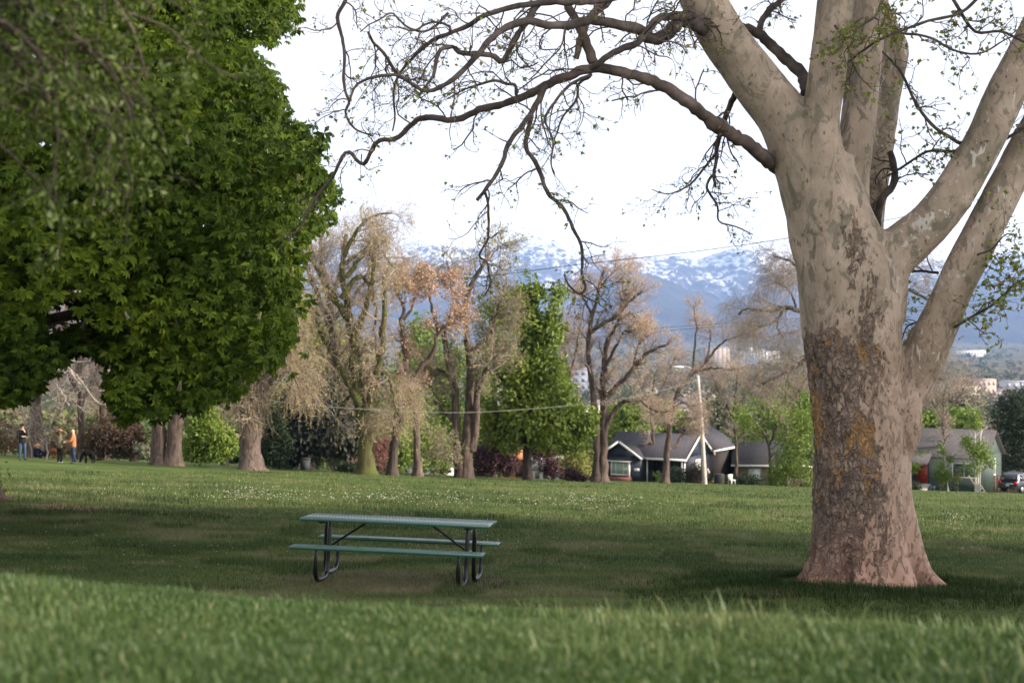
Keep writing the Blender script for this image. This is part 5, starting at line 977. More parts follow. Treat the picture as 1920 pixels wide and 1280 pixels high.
# ------------------------------------------------------------------ lamp post, wires, boxes, bins
pb = px(1322, 917, 125); pb[2] = float(ground(pb[0], pb[1]))-.1; lp_ = empty('street_lamp', pb, 'pale leaning wooden pole with a street lamp arm at its top', 'street lamp')
pt = px(1308, 703, 125); b = MB(); b.tubes(cat([pb, (pb+pt)/2+np.array([.05,0,0]), pt], 12), np.linspace(.20, .14, 12), 12, cap=True); b.build('pole', plain('weathered_pole', (.42,.37,.33), .9, .1, 0, .2, 2), lp_, True)
b = MB(); A = cat([px(1308, 708, 125), px(1300, 695, 124.8), px(1290, 687.5, 124.6), px(1281, 686, 124.5)], 12); b.tubes(A, np.full(12, .045), 8); b.build('arm', plain('grey_steel', (.30,.30,.30), .5, .4), lp_, True)
h_ = px(1272, 688, 124.5); b = MB(); b.ball(h_, (.48, .17, .11), 12, 8); b.build('lamp_head', plain('lamp_head_grey', (.62,.63,.65), .5, .4), lp_, True)
def wire(label, pts, r, mat):
    A = cat([px(*p_) for p_ in pts], 60); b = MB(); b.tubes(A, np.full(60, r), 6, cap=True); tag(b.build('overhead_wire', mat, None, True), label, 'wire', 'overhead wires')
m_wire = plain('black_cable', (.012,.012,.013), .6)
wire('thick black cable climbing to the right in front of the snowy peaks', [(150,576,84),(420,556,86),(600,541,88),(760,530,89),(920,517,90),(1092,495,92),(1290,473,95),(1480,446,98),(1630,418,100),(1705,404,101),(1960,345,105)], .030, m_wire)
wire('upper of two thin wires passing over the leaning street lamp', [(300,634,100),(600,640,104),(760,640,106),(1000,629,110),(1108,624,112),(1271,612,116),(1509,596,121),(1690,579,125),(1960,549,130)], .020, m_wire)
wire('lower of two thin wires passing over the leaning street lamp', [(300,648,100.5),(600,652,104.5),(760,650,106.5),(1000,638,110.5),(1108,632,112.5),(1271,618,116.5),(1509,601,121.5),(1690,586,125.5),(1960,554,130.5)], .020, m_wire)
wire('pale sagging cable in front of the tree trunks', [(300,705,78),(430,737,79),(520,752,80),(600,761,81),(740,770,83),(870,773,85),(1000,766,88),(1110,755,92),(1200,742,97),(1310,712,124.6)], .0105, plain('pale_cable', (.20,.197,.19), .6))
eb = gpx(572.5, 881); b = MB(); b.box(eb[0]-.29, eb[0]+.29, eb[1]-.25, eb[1]+.25, eb[2]-.1, eb[2]+.72); b.box(eb[0]-.32, eb[0]+.32, eb[1]-.28, eb[1]+.28, eb[2]+.72, eb[2]+.77)
tag(b.build('utility_box', plain('utility_grey', (.035,.037,.04), .8)), 'grey utility box beside the dark spruce trunk', 'utility box')
ab_ = px(1348, 915, 131.5); ab_[2] = float(ground(ab_[0], ab_[1])); b = MB(); b.box(ab_[0]-.42, ab_[0]+.42, ab_[1]-.4, ab_[1]+.4, ab_[2], ab_[2]+.85)
for i in range(7): b.box(ab_[0]-.44, ab_[0]+.44, ab_[1]-.43, ab_[1]-.402, ab_[2]+.08+.1*i, ab_[2]+.13+.1*i)
b.box(ab_[0]-.46, ab_[0]+.46, ab_[1]-.44, ab_[1]+.44, ab_[2]+.852, ab_[2]+.89)
tag(b.build('air_conditioner', plain('dark_ac', (.035,.036,.038), .6)), 'dark air conditioner box by the navy house side wall', 'air conditioner')
for u_, lb in ((1372, 'white garden chair between the dark box and the clipped hedge'),):
    q_ = px(u_, 915, 131.5); q_[2] = float(ground(q_[0], q_[1])); ch = empty('garden_chair', q_, lb, 'chair', None, .5); mw = M['white_paint']
    b = MB(); b.box(-.25,.25,-.25,.25,.40,.44); b.build('seat', mw, ch, False, True); b = MB(); b.box(-.25,.25,.22,.26,.44,.92); b.build('backrest', mw, ch, False, True)
    for a0 in (-.23,.19):
        for c0 in (-.24,.2): b = MB(); b.box(a0, a0+.04, c0, c0+.04, 0, .40); b.build('leg', mw, ch, False, True)
# ------------------------------------------------------------------ trees along the far edge of the lawn
TG = 'trees along the far edge of the lawn'
def twig_tree(name, label, base, limbs, mb, mt, leaf=None, n=(9, 7, 4), L=(2.6, 1.3, .7), grav=(.02, .0, -.02), ang=(45, 45, 45), nl=2, ls=(.10, .05), spread=1.6, rtw=.016, seed=1, up=0, K=5, hang=0, tstart=.3, group=TG, zlim=None):
    """limbs: lists of (u, v) with (half width start, end) in pixels, at the base's distance; finer growth added"""
    u, v, d = base; bp = px(u, v, d); bp[2] = float(ground(bp[0], d))
    g = np.random.default_rng(seed); e = empty(name, bp, label, 'tree', group)
    P = []; Rr = []; b = MB()
    for i, (pts, h0, h1) in enumerate(limbs):
        K_ = 18; off = (g.random()-.5)*2*spread; m = len(pts); ramp_ = np.linspace(0, 1, m)**1.2
        if i == 0: off *= .3
        A = np.array([px(p[0], p[1], d+(p[2] if len(p) > 2 else off*t_)) for p, t_ in zip(pts, ramp_)])
        if i == 0 or h0 > 6: 
            if abs(pts[0][1]-v) < 12: A[0, 2] = float(ground(A[0, 0], A[0, 1]))-.1
        C = cat(A, K_); r = np.linspace(h0, h1, K_)/F*d
        if abs(pts[0][1]-v) < 12: r[0] *= 1.75; r[1] *= 1.25; r[2] *= 1.08
        C[2:-1] += g.normal(size=(K_-3, 3))*.04; b.tubes(C, r*(1+.06*g.normal(size=K_)), 9, .5, True); P.append(C); Rr.append(r)
    b.build('trunk', mb, e, True)
    P = np.array(P); Rr = np.array(Rr); tb = MB(); cen = P[:, -1].mean(0)
    Q, S = P, Rr; levels = []
    for lv in range(len(n)):
        last = lv == len(n)-1
        Q, S = grow(Q, S, n[lv], tstart if lv == 0 else .15, 1., L[lv], ang[lv], (7, 5, 4, 4)[lv], .22, grav[lv], .55 if lv else .4, .35, rtw*(1., .75, .6, .5)[lv], (cen, up) if up else None, seed*10+lv)
        S = np.minimum(S, .12 if lv == 0 else .04)
        if zlim is not None:
            ok = Q[:, -1, 2] > zlim; Q, S = Q[ok], S[ok]
        tb.tubes(Q, S, 5 if lv == 0 else 3, np.clip(g.random(len(Q))*.7+.3*(lv > 0), 0, 1)); levels.append((Q, S))
    if hang:
        H, HS = grow(Q, S, hang, .3, 1., L[-1]*2.4, 50, 6, .16, -.38, .7, .4, rtw*.5, seed=seed*10+9)
        tb.tubes(H, HS, 3, g.random(len(H))); Q = H
    tag(tb.build('twigs', mt, e), kind='stuff')
    if leaf is not None:
        lf = MB(); q_, d_ = leaf_on(Q, nl, g, .2); m_ = len(q_); q_ = q_+g.normal(size=(m_, 3))*.05
        lf.leaves(q_, nrm(d_*.5+g.normal(size=(m_, 3))), g.normal(size=(m_, 3))+np.array([0, 0, .5]), ls[0]*(.6+.8*g.random(m_)), ls[1]*(.6+.8*g.random(m_)), np.clip(.5+.3*g.normal(size=m_)+.8*(v3noise(q_, .5, seed)-.5), 0, 1), .2)
        tag(lf.build('foliage', leaf, e), kind='stuff')
    return e
def leafy_tree(name, label, base, limbs, mb, leaf, blobs, nleaf, ls, seed=1, droop=-.3, group=TG, cat_='tree', fill=.45, gap=.5, fs=.9, bz=None):
    """blobs: (u, v, radius px u, radius px v, depth offset m); leaf clumps fill their shells"""
    u, v, d = base; bp = px(u, v, d); bp[2] = float(ground(bp[0], d)) if bz is None else bz
    g = np.random.default_rng(seed+50); e = empty(name, bp, label, cat_, group)
    if limbs:
        b = MB(); LP_ = []; LR_ = []
        for pts, h0, h1 in limbs:
            A = np.array([px(p[0], p[1], d+(p[2] if len(p) > 2 else 0)) for p in pts])
            if abs(pts[0][1]-v) < 14: A[0, 2] = bp[2]-.15
            C = cat(A, 16); r = np.linspace(h0, h1, 16)/F*d
            if abs(pts[0][1]-v) < 14: r[0] *= 1.4
            b.tubes(C, r, 9, .5, True); LP_.append(C); LR_.append(r)
        Q, S = grow(np.array(LP_), np.array(LR_), 9, .35, 1, 2.2, 60, 6, .15, .03, .4, .3, .02, seed=seed); b.tubes(Q, np.minimum(S, .08), 5)
        b.build('trunk', mb, e, True)
    lf = MB(); s_all = sum(bl[2]*bl[3] for bl in blobs); cc_ = np.mean([px(bl[0], bl[1], d+bl[4]) for bl in blobs], 0)
    for bl in blobs:
        m = int(nleaf*bl[2]*bl[3]/s_all); c = px(bl[0], bl[1], d+bl[4]); ru = bl[2]/F*d; rv = bl[3]/F*d
        dd = nrm(g.normal(size=(m, 3))); lump = v3noise(dd*4+bl[0], 1., seed); r = (1-fill*g.random(m)**1.5)*(.72+.55*lump)
        p = c+dd*np.array([ru, (ru+rv)/2, rv])*r[:, None]
        p = p[v3noise(p, fs, seed+3)+.2*v3noise(p, fs*2.7, seed+9) > gap+.08*g.random(m)]; m = len(p)
        ax = nrm(p-c+.25*(p-cc_)); tone = np.clip(.15+.8*v3noise(p, .7, seed+1)+.25*(g.random(m)-.5)-.15, 0, 1)
        for kk in range(2):
            lf.leaves(p+g.normal(size=(m, 3))*ls*.4, nrm(ax*.5+.9*g.normal(size=(m, 3))+np.array([0, 0, droop])), nrm(ax+.5*g.normal(size=(m, 3))+np.array([0, 0, .5])), ls*(.7+.7*g.random(m)), ls*.55*(.7+.6*g.random(m)), np.clip(tone+.12*g.normal(size=m), 0, 1), .2)
    lf.build('crown' if limbs else 'foliage', leaf, e)
    return e

# pollarded trunk with a twiggy head, and the twin trunk left of it
twig_tree('old_willow', 'stout fluted pinkish grey trunk with a shock of tan twigs, left of the dark spruce', (471, 874, 76), [([(471,874),(470,840),(468,790),(468,750),(470,720)],20,24), ([(458,800),(452,750),(440,700),(425,650),(430,600)],11,5), ([(478,790),(490,740),(505,690),(520,640),(540,590)],11,5),([(470,740),(470,690),(480,640),(470,580),(500,520)],12,5),([(485,760),(510,715),(540,700),(560,720)],6,2.5)],
  M['bark_grey'], M['twig_tan'], M['lf_tan'], (12, 9, 5), (1.8, 1.0, .6), (.06, .0, -.06), seed=41, hang=1, nl=3, ls=(.09,.05), tstart=.55)
twig_tree('twin_trunk_tree', 'pair of broad brown trunks rising together under the chestnut leaves', (312, 860, 80), [([(300,859),(298,820),(292,780),(282,730),(265,660)],15,11), ([(322,860),(326,820),(333,780),(340,735),(352,660),(360,560)],15,9), ([(290,770),(275,700),(240,640)],8,4)],
  M['bark_brown'], M['twig'], None, (8, 6, 3), (2.6, 1.4, .8), seed=42, tstart=.6)
# weeping grey-gold tree with two mossy trunks
twig_tree('weeping_willow', 'large weeping tree of hanging tan gold twigs on a dark mossy trunk', (686, 886, 84), [([(686,886),(686,850),(684,815),(678,770),(668,700),(660,620)],15,9), ([(680,790),(700,720),(715,650),(722,580),(720,520)],9,4), ([(675,760),(640,690),(610,640),(590,600)],9,4), ([(664,650),(650,560),(640,500),(650,440)],9,3.5), ([(662,640),(690,560),(700,500),(690,450)],7,3),
   ([(655,600),(615,540),(590,490),(580,450)],8,3), ([(650,520),(680,480),(715,470),(735,500)],5,2), ([(645,480),(670,430),(700,405),(735,400)],5,1.5), ([(640,560),(670,520),(690,530),(705,580),(700,620)],6,2), ([(600,590),(575,570),(555,590)],4,2), ([(700,700),(725,700),(738,740),(742,790)],4,1.5),([(680,760),(660,740),(640,760),(630,800)],4,1.5)],
  M['bark_moss'], M['twig_tan'], M['lf_tan'], (9, 7, 4), (2.0, 1.1, .65), (.06, .01, -.06), seed=43, hang=1, nl=3, ls=(.11,.06), spread=3.2, tstart=.25, zlim=-8.3+2.0)
twig_tree('bare_elm', 'brownish bare elm twigs towering behind the weeping tree top', (640, 886, 96), [([(640,886),(635,800),(630,700),(620,600),(612,520)],11,6), ([(620,620),(590,540),(570,480),(560,430)],6,2), ([(618,580),(640,500),(665,440),(690,410)],6,2), ([(612,540),(600,470),(610,420)],5,2), ([(625,600),(660,560),(690,520),(715,500)],5,2),([(640,500),(680,470),(720,430)],4,1.2)],
  M['bark_dark'], M['twig'], None, (13, 9, 6), (2.2, 1.2, .8), (.03, .02, .0), seed=44, spread=2.5, nl=2, rtw=.014)
twig_tree('short_trunk_tree', 'short dark leaning trunk right of the mossy weeping tree', (735, 887, 86), [([(735,887),(737,855),(740,825),(746,790),(752,740)],10,6), ([(742,815),(755,780),(765,740)],5,2)], M['bark_dark'], M['twig_tan'], M['lf_tan'], (8, 6, 4), (1.8, 1.0, .6), seed=45, tstart=.5, hang=1)
# orange seed clusters on a forked trunk
twig_tree('box_elder_tree', 'forked slender brown tree carrying orange seed clusters', (783, 888, 88), [([(783,889),(782,837),(780,770),(771,726),(767,708),(761,679),(757,640)],7.5,5.5), ([(757,640),(753,600),(757,575),(748,555),(744,530)],4.5,2), ([(773,716),(791,686),(813,657),(822,624),(842,605),(860,590)],6,2.6), ([(822,624),(810,580),(806,555),(800,520)],3.5,1.5), ([(757,600),(775,570),(780,540),(770,515)],3,1.2),([(842,605),(850,560),(845,530)],3,1)],
  M['bark_brown'], M['twig'], M['lf_orange'], (11, 8, 5), (1.7, .9, .5), (.05, 0, -.1), seed=46, nl=2, ls=(.16,.09), tstart=.55, spread=1.4)
# tall multi-stem tree
twig_tree('multi_stem_tree', 'tall dark tree with several stems from one base and small pale green tops', (870, 893, 93), [([(866,894),(857,825),(853,770),(853,726),(842,682),(835,655),(830,610)],10,4.5), ([(874,894),(877,807),(881,752),(881,712),(879,668),(875,616),(870,590),(880,540),(905,500),(920,470)],11,3), ([(884,844),(894,782),(894,734),(912,695),(938,668)],9,3.5), ([(883,704),(905,675),(938,655)],6,3), ([(881,662),(894,649),(912,640),(930,600),(940,560),(950,520)],5.5,2),
   ([(853,726),(835,700),(818,690),(805,680)],4,2), ([(848,790),(832,768),(815,740),(800,700)],4,2), ([(872,600),(855,560),(845,520),(838,490)],4,1.5), ([(905,500),(930,470),(950,455)],2.5,1), ([(920,600),(940,585),(960,590)],3,1), ([(862,872),(845,858),(825,842)],4,2)],
  M['bark_brown'], M['twig'], M['lf_yellow'], (10, 8, 6), (2.0, 1.1, .65), (.06, .03, .0), seed=47, nl=2, ls=(.12,.07), spread=2, tstart=.5)
# fresh green maple, wide based cone
leafy_tree('green_maple', 'bright green leafy maple shaped like a broad cone', (990, 900, 98), [([(990,901),(989,870),(987,835),(992,780),(998,700),(996,620),(990,560)],9,1.5), ([(992,780),(1020,740),(1050,720)],4,2), ([(990,760),(950,720),(930,700)],4,2), ([(1000,680),(1030,640)],3,1.5),([(995,720),(960,670)],3,1.5)], M['bark_dark'], M['lf_green'],
  [(986,528,16,24,0),(1004,545,26,22,-.2),(966,556,28,26,.2),(990,570,40,34,0),(945,590,42,30,.5),(1015,575,36,30,-.3),(1045,550,22,16,-.2),(990,620,70,42,0),(1018,610,36,40,-1.2),(945,640,32,36,.6),(970,690,76,44,-.5),(1020,680,38,40,-1.0),(960,750,70,48,-.6),(1035,745,55,45,-.6),(1000,790,90,52,-1.0),(930,800,42,34,.0),(1080,785,46,42,.4),(960,820,44,26,-1.2),(1060,825,50,26,.3),(1000,720,70,60,1.5),(990,780,80,60,2.)], 17000, .34, seed=61, gap=.525, fs=1.0, fill=.85)
# peach-crowned bare tree by the navy house
twig_tree('peach_crowned_tree', 'double trunked bare tree with a peach coloured haze of buds, left of the navy house', (1126, 906, 108), [([(1120,907),(1118,807),(1114,763),(1109,715),(1103,660),(1105,616),(1110,587),(1121,561),(1125,530),(1135,500)],8,2.5), ([(1130,907),(1132,807),(1131,752),(1132,697),(1136,660),(1143,630)],9,5), ([(1132,812),(1151,770),(1173,752),(1202,752),(1224,770),(1254,770)],5.5,2), ([(1131,752),(1158,723),(1188,690),(1217,660),(1254,644)],5.5,2), ([(1105,625),(1132,605),(1162,587),(1184,561),(1205,545)],5,1.6),
   ([(1143,632),(1160,600),(1170,560),(1165,520)],3.5,1.4), ([(1134,690),(1160,640),(1175,620),(1190,630)],3.5,1.4), ([(1150,598),(1185,590),(1198,610)],3,1.2), ([(1110,590),(1095,560),(1090,540)],3,1.2), ([(1125,540),(1150,510),(1170,500)],2.5,1), ([(1188,690),(1195,650),(1215,630)],2.5,1)],
  M['bark_brown'], M['twig'], M['lf_peach'], (11, 9, 6), (1.9, 1.1, .65), (.10, .06, .03), seed=48, nl=3, ls=(.085,.05), spread=2.2, tstart=.45, rtw=.013)
# leaning bare tree
twig_tree('leaning_tree', 'slender bare tree leaning right beside the lamp pole', (1246, 912, 118), [([(1246,913),(1250,862),(1255,807),(1261,763),(1271,735),(1287,713),(1300,699),(1325,686)],6.5,3), ([(1315,690),(1341,656),(1363,637),(1395,627)],3,1.2), ([(1298,702),(1303,648),(1306,608),(1300,572)],2.6,1), ([(1312,692),(1340,690),(1374,694)],2.6,1.2), ([(1318,688),(1330,650),(1332,610)],2.2,1), ([(1258,795),(1279,785),(1306,784)],3,1.4), ([(1254,842),(1268,835),(1280,815),(1300,805)],3.5,1.8), ([(1262,765),(1280,755),(1300,770)],2.2,1), ([(1258,800),(1240,775),(1220,770)],3,1.5)],
  M['bark_brown'], M['twig'], M['lf_peach'], (12, 8, 6), (1.8, 1.0, .6), (.08, .05, .02), seed=49, nl=2, ls=(.07,.04), spread=1.5, tstart=.55, rtw=.012)
# tree hidden behind the sycamore, arms showing on its left and right
twig_tree('yellow_bud_tree', 'tree with yellowish buds standing behind the sycamore trunk', (1590, 915, 90), [([(1590,917),(1590,820),(1580,740),(1570,660),(1560,600),(1560,540)],13,7), ([(1560,620),(1530,605),(1493,580),(1470,576),(1440,584),(1400,578),(1385,590)],6,1.8), ([(1470,576),(1456,600),(1432,610),(1408,613)],3.5,1.2), ([(1455,595),(1460,620),(1472,640)],2.5,1), ([(1575,700),(1530,665),(1487,692),(1450,708),(1430,720)],6,2), ([(1562,560),(1520,520),(1480,490),(1450,480)],5,1.6), ([(1562,600),(1620,560),(1680,540),(1740,560),(1760,600)],6,1.6), ([(1575,690),(1640,650),(1700,650),(1750,670)],5,1.5), ([(1493,580),(1480,545),(1455,530)],2.5,1), ([(1560,550),(1600,500),(1660,480),(1720,500)],4,1.4),([(1585,780),(1660,720),(1720,705),(1770,712)],5,1.5)],
  M['bark_dark'], M['twig'], M['lf_yellow'], (12, 9, 5), (1.9, 1.1, .65), (.05, .0, -.1), seed=50, nl=2, ls=(.075,.05), spread=2.2, tstart=.35, hang=1, rtw=.012)
# dark spruce and shrubs in front of the far trees
leafy_tree('dark_spruce', 'dark drooping spruce over the grey utility box', (584, 881, 92), [([(584,882),(582,850),(575,800),(575,700),(580,650)],6.5,2)], M['bark_dark'], M['lf_spruce'], [(575,770,52,50,0),(560,810,48,40,-.6),(610,810,50,36,-.3),(570,845,46,22,0),(535,850,26,24,.3),(640,790,44,40,.6),(590,730,44,40,.5),(650,830,40,30,.5)], 9000, .34, seed=62, droop=-.6, gap=.5)
for i, (nm, lab, base, blobs, lm, nlf, ls_) in enumerate([
 ('dark_shrub', 'dark green rounded bush between the twin trunk and the stout trunk', (390,868,84), [(385,800,34,54,0),(410,830,36,34,-.4),(370,840,30,26,-.3)], M['lf_spring'], 3000, .22),
 ('dark_shrub', 'deep green bush right of the stout fluted trunk', (522,876,88), [(512,820,30,58,0),(520,850,32,28,-.3),(505,770,26,40,.5)], M['lf_dark'], 2600, .22),
 ('brown_thicket', 'brown leafless thicket behind the black dog', (215,862,86), [(215,815,52,44,0),(180,830,34,30,.4),(250,825,36,32,-.3)], M['lf_brown'], 4200, .16),
 ('sage_bush', 'low grey green bush at the foot of the twin trunks', (262,860,83), [(262,846,26,14,0),(285,850,16,10,.2)], M['lf_sage'], 700, .15),
 ('blossom_bush', 'low sage and pink bush right of the utility box', (622,880,95), [(620,858,30,22,0),(650,868,22,14,.2)], M['lf_sage'], 1400, .16),
 ('blossom_bush', 'salmon pink blossoming bush left of the mossy trunk', (655,883,98), [(652,848,24,28,0),(664,868,18,14,.2)], M['lf_blossom'], 1500, .16),
 ('blossom_bush', 'salmon pink blossoming bush right of the mossy trunk', (715,885,98), [(712,856,22,28,0),(720,835,16,20,.2)], M['lf_blossom'], 1400, .16),
 ('clipped_shrub', 'low dark rounded shrub at the foot of the mossy trunk', (655,884,88), [(655,877,22,8,0)], M['lf_dark'], 500, .14),
 ('purple_plum', 'purple leaved bush left of the green maple trunk', (935,897,104), [(920,855,42,32,0),(945,835,32,30,.4),(905,875,22,18,-.2),(950,870,24,22,.2)], M['lf_plum'], 4200, .18),
 ('purple_plum', 'purple leaved tree behind and right of the green maple trunk', (1020,900,106), [(1018,855,30,30,0),(1035,880,20,16,.1),(1005,835,22,24,.3)], M['lf_plum'], 2400, .18),
 ('purple_barberry', 'low round purple brown bush in front of the pale green shrub', (1075,904,109), [(1070,890,18,15,0),(1090,897,15,9,.1)], M['lf_plum'], 1000, .14),
 ('pale_shrub', 'tall pale yellow green shrub left of the peach crowned tree', (1070,903,114), [(1065,855,34,36,0),(1090,870,24,26,.2),(1045,870,18,22,.1)], M['lf_yellow'], 2400, .17),
 ('green_bush', 'round green bush in front of the navy porch', (1278,914,131), [(1272,893,27,19,0),(1295,890,20,22,.2),(1252,898,16,14,.1)], M['lf_dark'], 1700, .16),
 ('young_shrub', 'small bright green shrub beside the porch post', (1232,911,130.5), [(1232,895,10,15,0)], M['lf_spring'], 260, .15),
 ('brown_bush', 'reddish dark bush between porch and lamp pole', (1308,915,131), [(1307,888,18,24,0)], M['lf_brown'], 700, .15),
 ('clipped_hedge', 'low clipped dark hedge before the tan bungalow', (1402,916,134), [(1388,901,18,13,0),(1402,901,18,13,.0),(1418,902,16,12,0)], M['lf_dark'], 1800, .13),
 ('green_thicket', 'tall bright spring green thicket against the left side of the sycamore', (1500,918,126), [(1490,840,40,60,0),(1515,870,36,48,-.5),(1470,880,30,36,-.3),(1530,820,36,60,.6),(1455,895,20,22,.2),(1500,800,34,40,.8)], M['lf_spring'], 6500, .20),
 ('low_shrub', 'small dark shrub left of the red door steps', (1718,921,131), [(1716,912,13,10,0)], M['lf_dark'], 360, .14),
 ('low_shrub', 'small dark shrub right of the red door steps', (1764,922,131), [(1762,915,13,8,0),(1785,916,12,6,.1)], M['lf_dark'], 400, .14),
 ]):
    sh = nm not in ('green_thicket', 'pale_shrub')
    leafy_tree(nm, lab, base, [([(base[0], base[1]), (base[0]+2, base[1]-14)], 1.6, .8)] if not sh else [], M['bark_brown'], lm, blobs, nlf, ls_, seed=70+i, group='shrubs along the far edge of the lawn', cat_='bush', gap=.43, fill=.75, droop=.1)
# small trees before the houses
leafy_tree('small_green_tree', 'small dark stemmed tree with thin spring leaves before the tan bungalow', (1444,918,127), [([(1444,919),(1444,870),(1441,835),(1432,812),(1420,795)],3.2,1.6), ([(1441,838),(1452,810),(1462,780)],2.4,1), ([(1438,822),(1410,810),(1392,812)],2,1)], M['bark_grey'], M['lf_spring'], [(1430,790,46,40,0),(1400,800,34,34,.4),(1455,780,34,36,-.3),(1425,760,36,30,.4),(1385,780,24,30,.2)], 3200, .20, seed=95, gap=.58, fill=.8)
leafy_tree('birch_tree', 'white stemmed birch clump with fresh green leaves before the green house', (1832,925,126), [([(1829,927),(1829,880),(1828,820),(1827,770)],1.9,.8), ([(1833,927),(1834,880),(1838,830),(1840,790)],1.8,.7), ([(1837,927),(1838,885),(1845,850)],1.6,.6)], M['bark_birch'], M['lf_spring'], [(1828,800,16,24,0),(1824,840,24,26,0),(1842,850,22,24,.2),(1828,870,26,18,-.2),(1853,868,18,12,.1),(1812,825,13,14,.2),(1826,780,10,16,.1)], 2600, .19, seed=96, gap=.50, fill=.85)
leafy_tree('sapling_tree', 'staked green sapling right of the red door', (1776,925,127), [([(1778,926),(1775,890),(1770,850),(1766,830)],1.2,.5)], M['bark_birch'], M['lf_spring'], [(1765,846,9,16,0),(1768,875,14,16,0),(1772,893,15,12,.1),(1757,888,9,8,.1),(1780,860,7,8,0)], 1100, .17, seed=97, gap=.48, fill=.85)
leafy_tree('thin_sapling', 'thin leaning sapling with few leaves left of the birch', (1795,926,127), [([(1795,927),(1794,900),(1790,872),(1786,855)],1.0,.4)], M['bark_grey'], M['lf_yellow'], [(1796,893,8,14,0)], 160, .14, seed=98, gap=.48, fill=.9)
leafy_tree('dark_arborvitae', 'tall dark evergreen mass right of the green house', (1905,905,146), [([(1900,906),(1900,850),(1898,800)],3,1.5)], M['bark_dark'], M['lf_dark'], [(1890,790,36,50,0),(1925,780,40,60,0),(1885,845,30,50,-.3),(1925,850,40,56,-.5),(1895,760,26,30,.2),(1960,800,50,80,0)], 9000, .26, seed=99, gap=.40, fill=.6, bz=-16.5)
leafy_tree('olive_shrub', 'pale green shrub hugging the right edge of the sycamore before the green house', (1712,921,128), [], M['bark_grey'], M['lf_spring'], [(1720,850,22,9,0),(1716,875,12,10,0)], 500, .17, seed=100, gap=.45, fill=.9, cat_='bush')

# ------------------------------------------------------------------ wood at the left behind the people
WG = 'bare trees in the wood behind the people'
for i, (u, v, d, lab, limbs) in enumerate([
 (40,856,92,'bare tree with a thick brown trunk behind the black jacketed person', [([(66,856),(68,800),(66,740),(60,660),(50,560)],13,6),([(66,760),(90,700),(110,640),(130,560)],6,2.5),([(64,720),(30,650),(0,600)],6,2.5),([(60,650),(80,580),(85,500)],5,2)]),
 (150,856,90,'bare tree rising over the olive jumper and orange shirt', [([(150,857),(152,800),(148,730),(150,660),(160,560)],7,3),([(150,760),(180,700),(200,630),(215,560)],4,2),([(149,740),(120,680),(100,600)],4,2),([(150,680),(170,620),(185,540)],3,1.5)]),
 (195,858,98,'bare brown tree between orange shirt and black dog', [([(195,858),(193,800),(195,740),(205,660),(200,560)],8,3.5),([(195,770),(225,720),(250,690)],4,2),([(196,740),(170,690),(160,620)],4,1.8)]),
 (250,858,100,'bare tree with rising brown twigs left of the twin trunks', [([(250,858),(250,800),(246,730),(250,650)],6,3),([(248,770),(270,720),(280,660)],3,1.5),([(247,760),(225,700),(215,640)],3,1.5)]),
 (0,856,96,'bare tree at the left border of the wood', [([(-20,856),(-18,780),(-10,700),(-5,600)],10,4),([(-15,760),(20,700),(45,630)],5,2),([(-14,740),(-40,660)],5,2)]),
 (420,872,104,'dim bare tree behind the dark green rounded bush', [([(420,872),(420,800),(415,740),(420,660),(430,580)],6,3),([(418,780),(440,720),(455,650)],3,1.5),([(418,760),(395,700),(385,640)],3,1.5)]),
 ]):
    twig_tree('bare_tree', lab, (u, v, d), limbs, M['bark_brown'], M['twig' if i % 2 else 'twig_tan'], M['lf_brown'] if i % 2 else M['lf_tan'], (11, 8, 5), (2.2, 1.2, .7), (.03, .0, -.05), seed=110+i, nl=1, ls=(.10,.06), spread=2.5, tstart=.3, group=WG, hang=1, rtw=.013)
twig_tree('pale_plane_tree', 'plane tree with crooked whitish branches drooping behind the chestnut', (95,852,72), [([(-60,846),(-50,780),(-30,700),(0,640),(40,600)],14,7), ([(40,600),(80,590),(110,560),(150,545)],3,1.2), ([(20,640),(70,660),(95,700),(140,700),(165,735),(185,755),(220,756)],2.8,1.), ([(60,630),(95,650),(130,690),(150,720)],3,1.2), ([(40,610),(70,640),(110,665),(160,680),(190,660),(210,690)],2.5,1.), ([(70,560),(90,540),(130,520),(160,525)],3,1.2), ([(95,700),(115,735),(130,760)],2,1), ([(-30,700),(10,710),(40,690),(55,698)],4,1.5)],
  M['bark_pale'], M['twig_pale'], M['lf_brown'], (5, 4, 2), (1.3, .8, .5), (-.03, -.02, -.05), seed=120, nl=1, ls=(.07,.04), spread=1.5, tstart=.3, group=WG)
for i, (u, v, lab, limbs) in enumerate([
 (58,850,'small pale forked tree beside the seated straw hat', [([(60,852),(57,830),(52,808),(47,800),(42,760)],1.6,.6),([(52,808),(58,790),(56,770)],.9,.4),([(47,802),(30,800),(24,801)],.7,.3)]),
 (87,851,'small pale forked tree behind the rust brown dog', [([(87,853),(87,836),(85,810),(78,790),(73,772)],2.0,.6),([(87,836),(96,820),(104,808)],1.3,.5),([(85,832),(70,815),(66,800)],1.0,.4),([(86,800),(92,785),(97,770)],.9,.4)]),
 ]):
    twig_tree('pale_sapling', lab, (u, v, 79), limbs, M['bark_pale'], M['twig_pale'], None, (7, 5, 3), (.9, .5, .3), (.04, .02, 0), seed=130+i, spread=.4, tstart=.3, group=WG, rtw=.010)
b = leafy_tree('undergrowth_shrub', 'dull olive undergrowth shrub at the left edge behind the people', (20,855,94), [], M['bark_brown'], M['lf_brown'], [(-20,820,60,40,0),(40,835,50,24,.4),(110,830,50,30,.5),(-60,760,60,60,1)], 5000, .16, seed=140, group='shrubs along the far edge of the lawn', cat_='bush', gap=.42, fill=.8)
